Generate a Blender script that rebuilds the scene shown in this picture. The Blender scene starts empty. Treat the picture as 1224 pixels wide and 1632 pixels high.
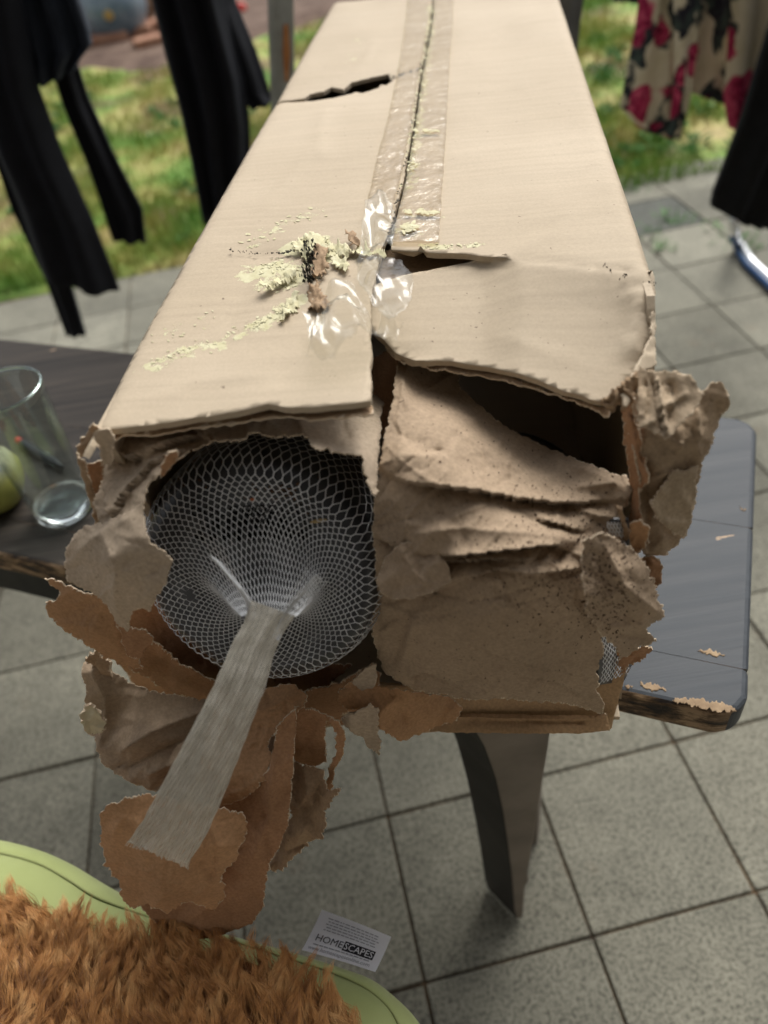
import bpy, bmesh, math, random
from mathutils import Vector, Matrix, noise
from mathutils.geometry import delaunay_2d_cdt
import numpy as np
from mathutils.kdtree import KDTree
random.seed(7)
PI = math.pi
S = bpy.context.scene
COL = S.collection
# ------------------------------------------------------------------ camera
FPX = 1224.66; PITCH = 0.76114; ROLL = -0.16197; CH = 1.2346
_c, _s = math.cos(PITCH), math.sin(PITCH)
FW = Vector((0, _c, -_s)); UP0 = Vector((0, _s, _c)); RT0 = Vector((1, 0, 0))
_cr, _sr = math.cos(ROLL), math.sin(ROLL)
RT = _cr * RT0 + _sr * UP0; UP = -_sr * RT0 + _cr * UP0
CAM = Vector((0, 0, CH))
cd = bpy.data.cameras.new('camera'); cam = bpy.data.objects.new('camera', cd); COL.objects.link(cam)
cam.matrix_world = Matrix.Translation(CAM) @ Matrix((RT, UP, -FW)).transposed().to_4x4()
cd.sensor_fit = 'HORIZONTAL'; cd.sensor_width = 36; cd.lens = 36 * FPX / 1224
cd.clip_start = 0.01; cd.clip_end = 200
cd.dof.use_dof = True; cd.dof.focus_distance = 0.60; cd.dof.aperture_fstop = 4.8
S.camera = cam
# ------------------------------------------------------------------ world, sun, exposure
W = bpy.data.worlds.new("World"); S.world = W; W.use_nodes = True
nt = W.node_tree; nt.nodes.clear()
SUN_EL = math.radians(50); SUN_AZ = math.radians(32)       # azimuth from +Y towards +X
sk = nt.nodes.new('ShaderNodeTexSky'); sk.sky_type = 'NISHITA'; sk.sun_disc = False
sk.sun_elevation = SUN_EL; sk.sun_rotation = SUN_AZ; sk.dust_density = 4.0; sk.air_density = 1.0
hs = nt.nodes.new('ShaderNodeHueSaturation'); hs.inputs['Saturation'].default_value = 0.22
bg = nt.nodes.new('ShaderNodeBackground'); bg.inputs['Strength'].default_value = 0.115
wo = nt.nodes.new('ShaderNodeOutputWorld')
nt.links.new(sk.outputs[0], hs.inputs['Color']); nt.links.new(hs.outputs[0], bg.inputs['Color']); nt.links.new(bg.outputs[0], wo.inputs['Surface'])
sl = bpy.data.lights.new('sun', 'SUN'); sl.energy = 1.9; sl.angle = math.radians(40); sl.color = (1.0, 0.965, 0.91)
so = bpy.data.objects.new('sun', sl); COL.objects.link(so)
sd = Vector((math.sin(SUN_AZ) * math.cos(SUN_EL), math.cos(SUN_AZ) * math.cos(SUN_EL), math.sin(SUN_EL)))
so.rotation_euler = sd.to_track_quat('Z', 'Y').to_euler()
S.view_settings.view_transform = 'Standard'; S.view_settings.look = 'None'
S.view_settings.gamma = 1; S.view_settings.use_curve_mapping = False
S.view_settings.exposure = 0.62

# ------------------------------------------------------------------ measuring helpers (survey of the place)
def ray(px, py):
    return (FW * FPX + RT * (px - 612) - UP * (py - 816)) / FPX
def onz(px, py, z):
    d = ray(px, py); return CAM + d * ((z - CH) / d.z)
U = Vector((0.19708, 0.98039, 0)).normalized(); N = Vector((U.y, -U.x, 0))   # long axis / cross axis of the box
def onb(px, py, b):
    d = ray(px, py); return CAM + d * (b / (d.x * U.x + d.y * U.y))
def ony(px, py, y):
    d = ray(px, py); return CAM + d * (y / d.y)
def ab(a, b, z): return N * a + U * b + Vector((0, 0, z))
def proj(P):
    v = P - CAM; w = v.dot(FW); return (612 + FPX * v.dot(RT) / w, 816 - FPX * v.dot(UP) / w)

# ------------------------------------------------------------------ object helpers
def tag(o, label=None, cat=None, group=None, kind=None):
    if label: o['label'] = label
    if cat: o['category'] = cat
    if group: o['group'] = group
    if kind: o['kind'] = kind
    return o
def empty(name, loc, label, cat, group=None):
    o = bpy.data.objects.new(name, None); COL.objects.link(o); o.location = loc
    o.empty_display_size = .05
    return tag(o, label, cat, group)
def link(name, verts, faces, mat, parent=None, smooth=True):
    me = bpy.data.meshes.new(name)
    if parent is not None:
        loc = Vector(parent.location) if parent.parent is None else Vector(parent['_w'])
    elif len(verts):
        loc = Vector((sum(v[0] for v in verts), sum(v[1] for v in verts), 0)) / len(verts); loc.z = min(v[2] for v in verts)
    me.from_pydata([(v[0] - loc.x, v[1] - loc.y, v[2] - loc.z) for v in verts], [], faces)
    me.update()
    if smooth: me.polygons.foreach_set('use_smooth', [True] * len(me.polygons))
    if mat:
        for m in (mat if isinstance(mat, (list, tuple)) else [mat]): me.materials.append(m)
    o = bpy.data.objects.new(name, me); COL.objects.link(o)
    if parent is None: o.location = loc
    else: o.parent = parent
    return o
def bm_link(name, bm, mat, parent=None, smooth=True):
    bm.normal_update()
    V = [v.co.copy() for v in bm.verts]; bm.verts.index_update()
    F = [[v.index for v in f.verts] for f in bm.faces]; bm.free()
    return link(name, V, F, mat, parent, smooth)
def recalc(o):
    bm = bmesh.new(); bm.from_mesh(o.data); bmesh.ops.recalc_face_normals(bm, faces=bm.faces); bm.to_mesh(o.data); bm.free(); return o
def prism(name, pts, ext, mat, parent=None, bev=0.0, smooth=False, seg=2):
    """closed outline of 3D points pushed along vector ext"""
    bm = bmesh.new(); n = len(pts); ext = Vector(ext)
    a = [bm.verts.new(p) for p in pts]; b = [bm.verts.new(Vector(p) + ext) for p in pts]
    bm.faces.new(a); bm.faces.new(b[::-1])
    for i in range(n): bm.faces.new((a[i], b[i], b[(i + 1) % n], a[(i + 1) % n]))
    bmesh.ops.recalc_face_normals(bm, faces=bm.faces)
    if bev: bmesh.ops.bevel(bm, geom=bm.edges[:], offset=bev, segments=seg, profile=.6, affect='EDGES', clamp_overlap=True)
    return bm_link(name, bm, mat, parent, smooth)
def tube_data(pts, rad, n=6, V=None, F=None, cap=True):
    V = [] if V is None else V; F = [] if F is None else F
    base = len(V); m = len(pts)
    pts = [Vector(p) for p in pts]
    nrm = None
    for i, p in enumerate(pts):
        t = (pts[min(i + 1, m - 1)] - pts[max(i - 1, 0)]).normalized()
        if nrm is None: nrm = t.orthogonal().normalized()
        else:
            nrm = (nrm - t * nrm.dot(t)); nrm = nrm.normalized() if nrm.length > 1e-6 else t.orthogonal().normalized()
        bn = t.cross(nrm); r = rad[i] if isinstance(rad, (list, tuple)) else rad
        for k in range(n):
            a = 2 * PI * k / n; V.append(p + nrm * (r * math.cos(a)) + bn * (r * math.sin(a)))
    for i in range(m - 1):
        for k in range(n):
            F.append((base + i * n + k, base + i * n + (k + 1) % n, base + (i + 1) * n + (k + 1) % n, base + (i + 1) * n + k))
    if cap:
        F.append(tuple(base + k for k in range(n))[::-1]); F.append(tuple(base + (m - 1) * n + k for k in range(n)))
    return V, F
def lathe(name, prof, mat, parent=None, org=(0, 0, 0), axis=(0, 0, 1), n=40, wob=None, smooth=True):
    ax = Vector(axis).normalized(); e1 = ax.orthogonal().normalized(); e2 = ax.cross(e1); org = Vector(org)
    V = []; F = []
    for (r, h) in prof:
        for k in range(n):
            a = 2 * PI * k / n; rr = max(r, 1e-5)
            if wob: rr *= wob(a, h)
            V.append(org + ax * h + e1 * (rr * math.cos(a)) + e2 * (rr * math.sin(a)))
    for i in range(len(prof) - 1):
        for k in range(n):
            F.append((i * n + k, i * n + (k + 1) % n, (i + 1) * n + (k + 1) % n, (i + 1) * n + k))
    return recalc(link(name, V, F, mat, parent, smooth))

def inpoly(x, y, P):
    c = False; j = len(P) - 1
    for i in range(len(P)):
        xi, yi = P[i][0], P[i][1]; xj, yj = P[j][0], P[j][1]
        if (yi > y) != (yj > y) and x < (xj - xi) * (y - yi) / (yj - yi) + xi: c = not c
        j = i
    return c
def rough(P, step, jag, seed, smooth_edges=()):
    """subdivide an outline and make it ragged"""
    out = []; n = len(P)
    for i in range(n):
        a, b = Vector(P[i][:2]), Vector(P[(i + 1) % n][:2]); L = (b - a).length; k = max(1, int(L / step))
        t = (b - a).normalized() if L > 0 else Vector((1, 0)); nn = Vector((-t.y, t.x))
        for q in range(k):
            p = a.lerp(b, q / k)
            j = 0 if i in smooth_edges else jag
            d = noise.noise(Vector((p.x * .9 / step + seed, p.y * .9 / step, seed * 1.7))) * jag * 1.6 + noise.noise(Vector((p.x * .25 / step, p.y * .25 / step + seed, 3.1))) * jag * 1.8
            if j == 0: d = 0
            out.append(p + nn * d)
    return out
class Crumple:
    """facets of crumpled paper: random heights linearly interpolated over a coarse triangulation"""
    def __init__(s, bbox, spacing, amp, seed):
        R = random.Random(seed); x0, y0, x1, y1 = bbox; s.tris = []
        nx = int((x1 - x0) / spacing) + 3; ny = int((y1 - y0) / spacing) + 3
        pts = [Vector((x0 + (i - 1 + R.uniform(-.45, .45)) * spacing, y0 + (j - 1 + R.uniform(-.45, .45)) * spacing)) for i in range(nx + 1) for j in range(ny + 1)]
        h = [R.uniform(-1, 1) * amp for _ in pts]
        v, e, f, ov, _, _ = delaunay_2d_cdt(pts, [], [], 0, 1e-6)
        s.sp = spacing; s.g = {}
        for t in f:
            a, b, c = (v[i] for i in t); ha, hb, hc = (h[ov[i][0]] for i in t)
            det = (b.y - c.y) * (a.x - c.x) + (c.x - b.x) * (a.y - c.y)
            if abs(det) < 1e-9: continue
            T = (a, b, c, ha, hb, hc, det)
            for gx in range(int(min(a.x, b.x, c.x) // spacing), int(max(a.x, b.x, c.x) // spacing) + 1):
                for gy in range(int(min(a.y, b.y, c.y) // spacing), int(max(a.y, b.y, c.y) // spacing) + 1):
                    s.g.setdefault((gx, gy), []).append(T)
    def __call__(s, x, y):
        for a, b, c, ha, hb, hc, det in s.g.get((int(x // s.sp), int(y // s.sp)), ()):
            u = ((b.y - c.y) * (x - c.x) + (c.x - b.x) * (y - c.y)) / det
            v = ((c.y - a.y) * (x - c.x) + (a.x - c.x) * (y - c.y)) / det
            if u > -1e-6 and v > -1e-6 and u + v < 1 + 1e-6: return u * ha + v * hb + (1 - u - v) * hc
        return 0.
def plvec(X, Y, L):
    best = np.full(len(X), 1e9); side = np.zeros(len(X))
    for i in range(len(L) - 1):
        ax, ay = L[i][:2]; bx, by = L[i + 1][:2]; dx, dy = bx - ax, by - ay; q = dx * dx + dy * dy + 1e-9
        t = np.clip(((X - ax) * dx + (Y - ay) * dy) / q, 0, 1); ex = X - ax - dx * t; ey = Y - ay - dy * t; d = np.hypot(ex, ey)
        m = d < best; best = np.where(m, d, best); side = np.where(m, dx * (Y - ay) - dy * (X - ax), side)
    return best, side
def pldist(x, y, L):
    best = 1e9
    for i in range(len(L) - 1):
        ax, ay = L[i][:2]; bx, by = L[i + 1][:2]; dx, dy = bx - ax, by - ay; q = dx * dx + dy * dy
        t = 0 if q == 0 else max(0, min(1, ((x - ax) * dx + (y - ay) * dy) / q))
        d = math.hypot(x - ax - dx * t, y - ay - dy * t)
        if d < best: best = d
    return best
SHEET_PTS = {}; SHEET_OBJ = {}
def sheet(name, outline, surf, mat, parent=None, res=6, jag=2.0, seed=1, D=None, big=0, bigsp=60, small=0, smallsp=18, creases=(), thick=.0006, holes=(), smooth=True, rnd=0, rh=.002, rw=1.0, fibre=False, smooth_edges=(), keep=None):
    """A sheet of paper or board: 2D outline -> surf(x, y) gives the 3D point; creases, crumples and real thickness"""
    P = rough(outline, res * .8, jag, seed, smooth_edges)
    H = [rough(h, res * .8, jag, seed + 9) for h in holes]
    xs = [p.x for p in P]; ys = [p.y for p in P]; bb = (min(xs), min(ys), max(xs), max(ys))
    pts = list(P); edges = [(i, (i + 1) % len(P)) for i in range(len(P))]
    for h in H:
        o = len(pts); pts += h; edges += [(o + i, o + (i + 1) % len(h)) for i in range(len(h))]
    R = random.Random(seed)
    nx = int((bb[2] - bb[0]) / res) + 1; ny = int((bb[3] - bb[1]) / res) + 1
    for i in range(nx + 1):
        for j in range(ny + 1):
            x = bb[0] + (i + R.uniform(-.25, .25)) * res; y = bb[1] + (j + R.uniform(-.25, .25)) * res
            if inpoly(x, y, P) and not any(inpoly(x, y, h) for h in H): pts.append(Vector((x, y)))
    v, e, f, _, _, _ = delaunay_2d_cdt(pts, edges, [], 0, 1e-5)
    F = []
    for t in f:
        cx = sum(v[i].x for i in t) / 3; cy = sum(v[i].y for i in t) / 3
        if inpoly(cx, cy, P) and not any(inpoly(cx, cy, h) for h in H): F.append(tuple(t))
    used = sorted({i for t in F for i in t}); mp = {u: i for i, u in enumerate(used)}; F = [tuple(mp[i] for i in t) for t in F]
    v = [v[u] for u in used]
    D = Vector((-U.x * .7, -U.y * .7, .71)) if D is None else Vector(D)
    c1 = Crumple(bb, bigsp, big, seed + 1) if big else None; c2 = Crumple(bb, smallsp, small, seed + 2) if small else None
    V = []
    X_ = np.array([p.x for p in v]); Y_ = np.array([p.y for p in v]); DD = np.zeros(len(v))
    cr_ = list(creases)
    diag = math.hypot(bb[2] - bb[0], bb[3] - bb[1])
    for _ in range(rnd):        # random hard creases
        x, y = R.uniform(bb[0], bb[2]), R.uniform(bb[1], bb[3]); a = R.uniform(0, PI); Lc = diag * R.uniform(.08, .3); pl = [(x, y)]
        for k in range(4): a += R.gauss(0, .35); x += math.cos(a) * Lc / 4; y += math.sin(a) * Lc / 4; pl.append((x, y))
        hh = R.choice((-1, 1)) * R.uniform(.4, 1) * rh; cr_.append((pl, hh, R.uniform(2.2, 5) * rw))
    for c in cr_:
        q, sd_ = plvec(X_, Y_, c[0])
        # fade at the two ends of a crease
        e0 = np.hypot(X_ - c[0][0][0], Y_ - c[0][0][1]); e1_ = np.hypot(X_ - c[0][-1][0], Y_ - c[0][-1][1])
        w_ = c[2]; fade = np.clip(np.minimum(e0, e1_) / (w_ * 2.5), 0.15, 1)
        if len(c) == 3: DD += c[1] * np.exp(-q / w_) * fade
        else: DD += fade * np.where(sd_ <= 0, c[1] * np.exp(-q / w_), c[3] * np.exp(-q / c[4]))
    for k_, p in enumerate(v):
        d = DD[k_]
        if c1: d += c1(p.x, p.y)
        if c2: d += c2(p.x, p.y)
        V.append(surf(p.x, p.y) + D * float(d))
    # double sided with thickness
    n = len(V); 
    bm = bmesh.new(); bv = [bm.verts.new(q) for q in V]
    for t in F:
        try: bm.faces.new([bv[i] for i in t])
        except ValueError: pass
    bmesh.ops.recalc_face_normals(bm, faces=bm.faces); bm.normal_update()
    s = sum(fc.normal.dot(CAM - fc.calc_center_median()) * fc.calc_area() for fc in bm.faces)
    if s < 0: bmesh.ops.reverse_faces(bm, faces=bm.faces); bm.normal_update()
    nr = [q.normal.copy() for q in bv]
    bed = [(e_.verts[0].index, e_.verts[1].index) for e_ in bm.edges if e_.is_boundary] if False else None
    bm.verts.index_update()
    faces = [[q.index for q in fc.verts] for fc in bm.faces]
    rim = []
    for e_ in bm.edges:
        if len(e_.link_loops) == 1:
            l = e_.link_loops[0]; rim.append((l.vert.index, l.link_loop_next.vert.index))
    VV = V + [V[i] - nr[i] * thick for i in range(n)]
    FF = faces + [[i + n for i in fc][::-1] for fc in faces] + [(a, a + n, b + n, b) for a, b in rim]
    bm.free()
    o = link(name, VV, FF, mat, parent, smooth)
    if smooth:
        me = o.data; k = 2 * len(faces)
        sm = [True] * k + [False] * (len(FF) - k); me.polygons.foreach_set('use_smooth', sm)
    if fibre:
        o.data.materials.append(M_fibre); bset = {a for a, _ in rim} | {b for _, b in rim}; mi = []
        for k_, fc in enumerate(FF):
            if k_ >= 2 * len(faces): mi.append(1)
            elif k_ < len(faces):
                c_ = v[fc[0]]; nb = sum(1 for i in fc if i in bset)
                mi.append(1 if nb >= 2 and noise.noise(Vector((c_.x * .045, c_.y * .045, seed))) > -.12 else 0)
            else: mi.append(0)
        o.data.polygons.foreach_set('material_index', mi)
    if keep:
        SHEET_OBJ[keep] = o
        SHEET_PTS[keep] = [(V[i].copy(), nr[i].copy(), v[i].copy()) for i in range(n)]
    return o
def idw(ctrl, p=2.5):
    """interpolate depth b from control points (x, y, b)"""
    def f(x, y):
        sw = 0; sb = 0
        for cx, cy, b in ctrl:
            w = 1 / (((x - cx) ** 2 + (y - cy) ** 2 + 60) ** (p / 2)); sw += w; sb += w * b
        return sb / sw
    return f
def tps(ctrl):
    A = np.array(ctrl, float); n = len(A); X = A[:, :2] / 100
    if n < 4: X = A[:, :2] / 100; M = np.c_[np.ones(n), X]; w = np.linalg.lstsq(M, A[:, 2], rcond=None)[0]; return lambda x, y: float(w[0] + w[1] * x / 100 + w[2] * y / 100)
    d = np.linalg.norm(X[:, None] - X[None], axis=2); Kk = np.where(d > 0, d * d * np.log(d + 1e-12), 0) + np.eye(n) * .25
    P = np.c_[np.ones(n), X]; L = np.block([[Kk, P], [P.T, np.zeros((3, 3))]]); w = np.linalg.solve(L, np.r_[A[:, 2], 0, 0, 0])
    def f(x, y):
        dx = X[:, 0] - x / 100; dy = X[:, 1] - y / 100; r2 = dx * dx + dy * dy + 1e-12
        return float((.5 * r2 * np.log(r2)) @ w[:n] + w[n] + w[n + 1] * x / 100 + w[n + 2] * y / 100)
    return f
def psurf(ctrl):
    if isinstance(ctrl, (int, float)): return lambda x, y: onb(x, y, ctrl)
    g = tps(ctrl); return lambda x, y: onb(x, y, g(x, y))

# ------------------------------------------------------------------ materials
def mat(name, col, rough_=.8, spec=.3, metal=0):
    m = bpy.data.materials.new(name); m.use_nodes = True; b = m.node_tree.nodes['Principled BSDF']
    b.inputs['Base Color'].default_value = (*col, 1); b.inputs['Roughness'].default_value = rough_
    b.inputs['Specular IOR Level'].default_value = spec; b.inputs['Metallic'].default_value = metal
    return m, m.node_tree, b
def nz(nt, scale, detail=4, vec=None, rough_=.55, typ='n', map_=None, dist=0):
    t = nt.nodes.new('ShaderNodeTexNoise'); t.inputs['Scale'].default_value = scale; t.inputs['Detail'].default_value = detail
    t.inputs['Roughness'].default_value = rough_; t.inputs['Distortion'].default_value = dist
    if vec is None:
        g = nt.nodes.new('ShaderNodeNewGeometry'); vec = g.outputs['Position']
    if map_:
        mp = nt.nodes.new('ShaderNodeMapping'); mp.inputs['Rotation'].default_value = map_[0]; mp.inputs['Scale'].default_value = map_[1]
        nt.links.new(vec, mp.inputs['Vector']); vec = mp.outputs[0]
    nt.links.new(vec, t.inputs['Vector']); return t.outputs['Fac']
def ramp(nt, fac, stops, interp='LINEAR'):
    r = nt.nodes.new('ShaderNodeValToRGB'); r.color_ramp.interpolation = interp; el = r.color_ramp.elements
    while len(el) < len(stops): el.new(.5)
    for i, (p, c) in enumerate(stops):
        el[i].position = p; el[i].color = (*c, 1) if len(c) == 3 else c
    nt.links.new(fac, r.inputs['Fac']); return r.outputs['Color']
def g3(v): return (v, v, v)
def mix(nt, a, b, fac, mode='MIX'):
    m = nt.nodes.new('ShaderNodeMix'); m.data_type = 'RGBA'; m.blend_type = mode
    for s_, v in ((m.inputs[6], a), (m.inputs[7], b)):
        if isinstance(v, tuple): s_.default_value = (*v, 1)
        else: nt.links.new(v, s_)
    if isinstance(fac, (int, float)): m.inputs[0].default_value = fac
    else: nt.links.new(fac, m.inputs[0])
    return m.outputs[2]
def bump(nt, b, fac, dist, strength=1.0, prev=None):
    n = nt.nodes.new('ShaderNodeBump'); n.inputs['Distance'].default_value = dist; n.inputs['Strength'].default_value = strength
    nt.links.new(fac, n.inputs['Height'])
    if prev is not None: nt.links.new(prev, n.inputs['Normal'])
    nt.links.new(n.outputs[0], b.inputs['Normal']); return n.outputs[0]
BOXROT = (0, 0, -math.atan2(U.x, U.y) * -1)
def kraft(name, col, specks=.35, bumpd=.0006, fibre=True, var=.16):
    m, t, b = mat(name, col, .82, .18)
    lo = tuple(c * (1 - var) for c in col); hi = tuple(min(1, c * (1 + var)) for c in col)
    base = ramp(t, nz(t, 14, 5), [(.3, lo), (.7, hi)])
    base = mix(t, base, ramp(t, nz(t, 420, 3), [(.35, g3(.80)), (.65, g3(1.08))]), .8, 'MULTIPLY')
    if specks:
        s_ = ramp(t, nz(t, 260, 2, rough_=.7), [(.66, g3(0)), (.71, g3(1))])
        z_ = ramp(t, nz(t, 9, 3), [(.42, g3(0)), (.62, g3(1))])
        k = mix(t, s_, z_, 1.0, 'MULTIPLY')
        mm = t.nodes.new('ShaderNodeMath'); mm.operation = 'MULTIPLY'; mm.inputs[1].default_value = specks; t.links.new(k, mm.inputs[0])
        base = mix(t, base, (.045, .025, .015), mm.outputs[0])
    t.links.new(base, b.inputs['Base Color'])
    n1 = bump(t, b, nz(t, 60, 6, rough_=.65), bumpd * 2.4, .6)
    if fibre: bump(t, b, nz(t, 900, 2), bumpd * .25, .5, n1)
    return m
M_kraft = kraft('kraft_paper', (.385, .29, .20), .65)
M_kraft2 = kraft('pale_kraft_paper', (.46, .37, .275), .35)
M_orange = kraft('orange_kraft', (.47, .275, .145), .3)
M_orange2 = kraft('brown_kraft', (.39, .22, .12), .3)
M_fibre = kraft('torn_fibre', (.60, .49, .36), .2, .0012)
M_flute = kraft('torn_board', (.36, .25, .155), .5, .001)
def card_mat():
    m, t, b = mat('corrugated_card', (.53, .45, .33), .7, .22)
    base = ramp(t, nz(t, 5, 5), [(.3, (.44, .36, .258)), (.7, (.51, .425, .315))])
    # faint flute lines running across the box
    g = t.nodes.new('ShaderNodeNewGeometry')
    mp = t.nodes.new('ShaderNodeMapping'); mp.inputs['Rotation'].default_value = (0, 0, math.atan2(U.x, U.y)); t.links.new(g.outputs['Position'], mp.inputs['Vector'])
    w = t.nodes.new('ShaderNodeTexWave'); w.bands_direction = 'Y'; w.inputs['Scale'].default_value = 26; w.inputs['Distortion'].default_value = .6; w.inputs['Detail'].default_value = 2
    t.links.new(mp.outputs[0], w.inputs['Vector'])
    st = nz(t, 1, 4, mp.outputs[0], map_=((0, 0, 0), (4, 160, 4)))
    base = mix(t, base, ramp(t, st, [(.35, g3(.90)), (.62, g3(1.03))]), .55, 'MULTIPLY')
    base = mix(t, base, ramp(t, nz(t, 500, 2), [(.3, g3(.9)), (.7, g3(1.06))]), .6, 'MULTIPLY')
    d = ramp(t, nz(t, 150, 2, rough_=.8), [(.72, g3(0)), (.76, g3(.8))])
    base = mix(t, base, (.08, .05, .03), d)
    at_ = t.nodes.new('ShaderNodeAttribute'); at_.attribute_name = 'residue'      # smears of torn-off label paper
    ad = t.nodes.new('ShaderNodeMath'); ad.operation = 'ADD'; t.links.new(at_.outputs['Fac'], ad.inputs[0]); t.links.new(nz(t, 75, 6, rough_=.75), ad.inputs[1])
    rs = ramp(t, ad.outputs[0], [(.98, g3(0)), (1.0, g3(.85))])
    base = mix(t, base, ramp(t, nz(t, 160, 4), [(.3, (.50, .47, .27)), (.7, (.64, .62, .42))]), rs)
    t.links.new(base, b.inputs['Base Color'])
    n1 = bump(t, b, w.outputs['Fac'], .00012, .35); n1 = bump(t, b, rs, .0006, .5, n1)
    n2 = bump(t, b, nz(t, 12, 4), .003, .35, n1)
    bump(t, b, nz(t, 120, 4), .0004, .4, n2)
    return m
M_card = card_mat()
def simple(name, c1, c2, sc, rough_=.6, bd=0, bsc=60, spec=.3, metal=0, dt=4):
    m, t, b = mat(name, c1, rough_, spec, metal)
    t.links.new(ramp(t, nz(t, sc, dt), [(.35, c1), (.65, c2)]), b.inputs['Base Color'])
    if bd: bump(t, b, nz(t, bsc, 4), bd, .7)
    return m

def film(name, tint, white=.03, gl=.10, rgh=.12, bd=.002, bsc=40):
    m = bpy.data.materials.new(name); m.use_nodes = True; t = m.node_tree; t.nodes.clear()
    o = t.nodes.new('ShaderNodeOutputMaterial'); g = t.nodes.new('ShaderNodeBsdfGlossy'); g.inputs['Roughness'].default_value = rgh
    tp = t.nodes.new('ShaderNodeBsdfTransparent'); tp.inputs['Color'].default_value = (*tint, 1)
    df = t.nodes.new('ShaderNodeBsdfDiffuse'); df.inputs['Color'].default_value = (.8, .79, .74, 1)
    m1 = t.nodes.new('ShaderNodeMixShader'); m1.inputs[0].default_value = white; m2 = t.nodes.new('ShaderNodeMixShader')
    bp = t.nodes.new('ShaderNodeBump'); bp.inputs['Distance'].default_value = bd; t.links.new(nz(t, bsc, 4), bp.inputs['Height'])
    lw = t.nodes.new('ShaderNodeLayerWeight'); lw.inputs['Blend'].default_value = .25; mr = t.nodes.new('ShaderNodeMapRange'); mr.inputs[3].default_value = gl * .35; mr.inputs[4].default_value = min(1, gl * 5); t.links.new(lw.outputs['Facing'], mr.inputs[0])
    for n_ in (g, df, lw): t.links.new(bp.outputs[0], n_.inputs['Normal'])
    t.links.new(tp.outputs[0], m1.inputs[1]); t.links.new(df.outputs[0], m1.inputs[2])
    t.links.new(mr.outputs[0], m2.inputs[0]); t.links.new(m1.outputs[0], m2.inputs[1]); t.links.new(g.outputs[0], m2.inputs[2]); t.links.new(m2.outputs[0], o.inputs['Surface']); return m
def concrete(name, c1, c2):
    m, t, b = mat(name, c1, .9, .2)
    oi = t.nodes.new('ShaderNodeObjectInfo')
    base = ramp(t, nz(t, 3.2, 6, rough_=.65), [(.3, c1), (.7, c2)])
    sp = nz(t, 185, 5, rough_=.8)
    base = mix(t, base, ramp(t, sp, [(.43, g3(.30)), (.49, g3(.97)), (.60, g3(1.25))]), .72, 'MULTIPLY')
    base = mix(t, base, ramp(t, nz(t, 16, 5, rough_=.7), [(.35, g3(.82)), (.65, g3(1.12))]), .7, 'MULTIPLY')
    base = mix(t, base, ramp(t, oi.outputs['Random'], [(0, g3(.82)), (1, g3(1.16))]), 1.0, 'MULTIPLY')
    base = mix(t, base, (.20, .12, .07), ramp(t, nz(t, 7, 5), [(.64, g3(0)), (.80, g3(.35))]))
    t.links.new(base, b.inputs['Base Color'])
    n1 = bump(t, b, sp, .0012, .5); bump(t, b, nz(t, 30, 5), .002, .35, n1)
    return m
M_slab = concrete('washed_concrete', (.18, .176, .142), (.265, .256, .203))
M_slab_dark = concrete('weathered_concrete', (.115, .12, .105), (.155, .16, .14))
M_joint = simple('joint_soil', (.04, .03, .02), (.12, .08, .045), 16, .95, .004, 90)

# ------------------------------------------------------------------ SETTING: paving, lawn, bed
TS = .25; TH = .09561; GU = Vector((math.cos(TH), math.sin(TH), 0)); GV = Vector((-math.sin(TH), math.cos(TH), 0)); G0 = Vector((-.0513, .3276, 0))
ground = link('ground', [(-9, -3, -.03), (9, -3, -.03), (9, 14, -.03), (-9, 14, -.03)], [(0, 1, 2, 3)], M_joint, smooth=False); tag(ground, kind='structure')
paving = link('paving', [(-3.2, -1.2, -.0055), (3.2, -1.2, -.0055), (3.2, 2.86, -.0055), (-3.2, 2.80, -.0055)], [(0, 1, 2, 3)], M_joint, smooth=False)
tag(paving, kind='structure')
def slab_mesh(w, h, mt):
    bm = bmesh.new(); bmesh.ops.create_cube(bm, size=1)
    for v in bm.verts: v.co = Vector((v.co.x * w, v.co.y * h, v.co.z * .04 - .02))
    bmesh.ops.bevel(bm, geom=[e for e in bm.edges if any(v.co.z > -.001 for v in e.verts)], offset=.0022, segments=1, affect='EDGES')
    me = bpy.data.meshes.new('paving_slab'); bm.to_mesh(me); bm.free(); me.materials.append(mt); return me
slabA = slab_mesh(TS - .0040, TS - .0040, M_slab); slabB = slab_mesh(TS - .0040, TS - .0040, M_slab_dark)
rs = random.Random(3)
for v in range(-5, 10):
    for u in range(-9, 10):
        c = G0 + GU * ((u + .5) * TS) + GV * ((v + .5) * TS)
        if abs(c.x) > 1.05 + .35 * max(c.y, 0) + .1: continue
        o = bpy.data.objects.new('paving_slab', slabB if (u, v) in ((4, 9), (5, 8), (-1, 9)) else slabA); COL.objects.link(o)
        o.parent = paving; o.location = Vector((c.x, c.y, rs.uniform(-.0015, .0012))) - paving.location
        o.rotation_euler = (rs.uniform(-.004, .004), rs.uniform(-.004, .004), TH + rs.uniform(-.006, .006))
def lawn_mat(name, blade):
    m, t, b = mat(name, (.1, .15, .03), .75, .2)
    n_ = nz(t, 2.6, 5, rough_=.6)
    g = ramp(t, n_, [(.34, (.46, .38, .17)), (.45, (.38, .38, .12)), (.54, (.24, .34, .08)), (.66, (.13, .28, .05))])
    g = mix(t, g, ramp(t, nz(t, 60, 3), [(.3, g3(.65)), (.7, g3(1.3))]), .9, 'MULTIPLY')
    if not blade: g = mix(t, g, (.16, .105, .06), ramp(t, nz(t, 1.7, 5), [(.50, g3(0)), (.62, g3(.9))]))
    t.links.new(g, b.inputs['Base Color'])
    if not blade: bump(t, b, nz(t, 60, 5), .02, .8)
    return m
M_lawn = lawn_mat('lawn_ground', False); M_blade = lawn_mat('grass_blade', True)
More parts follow.
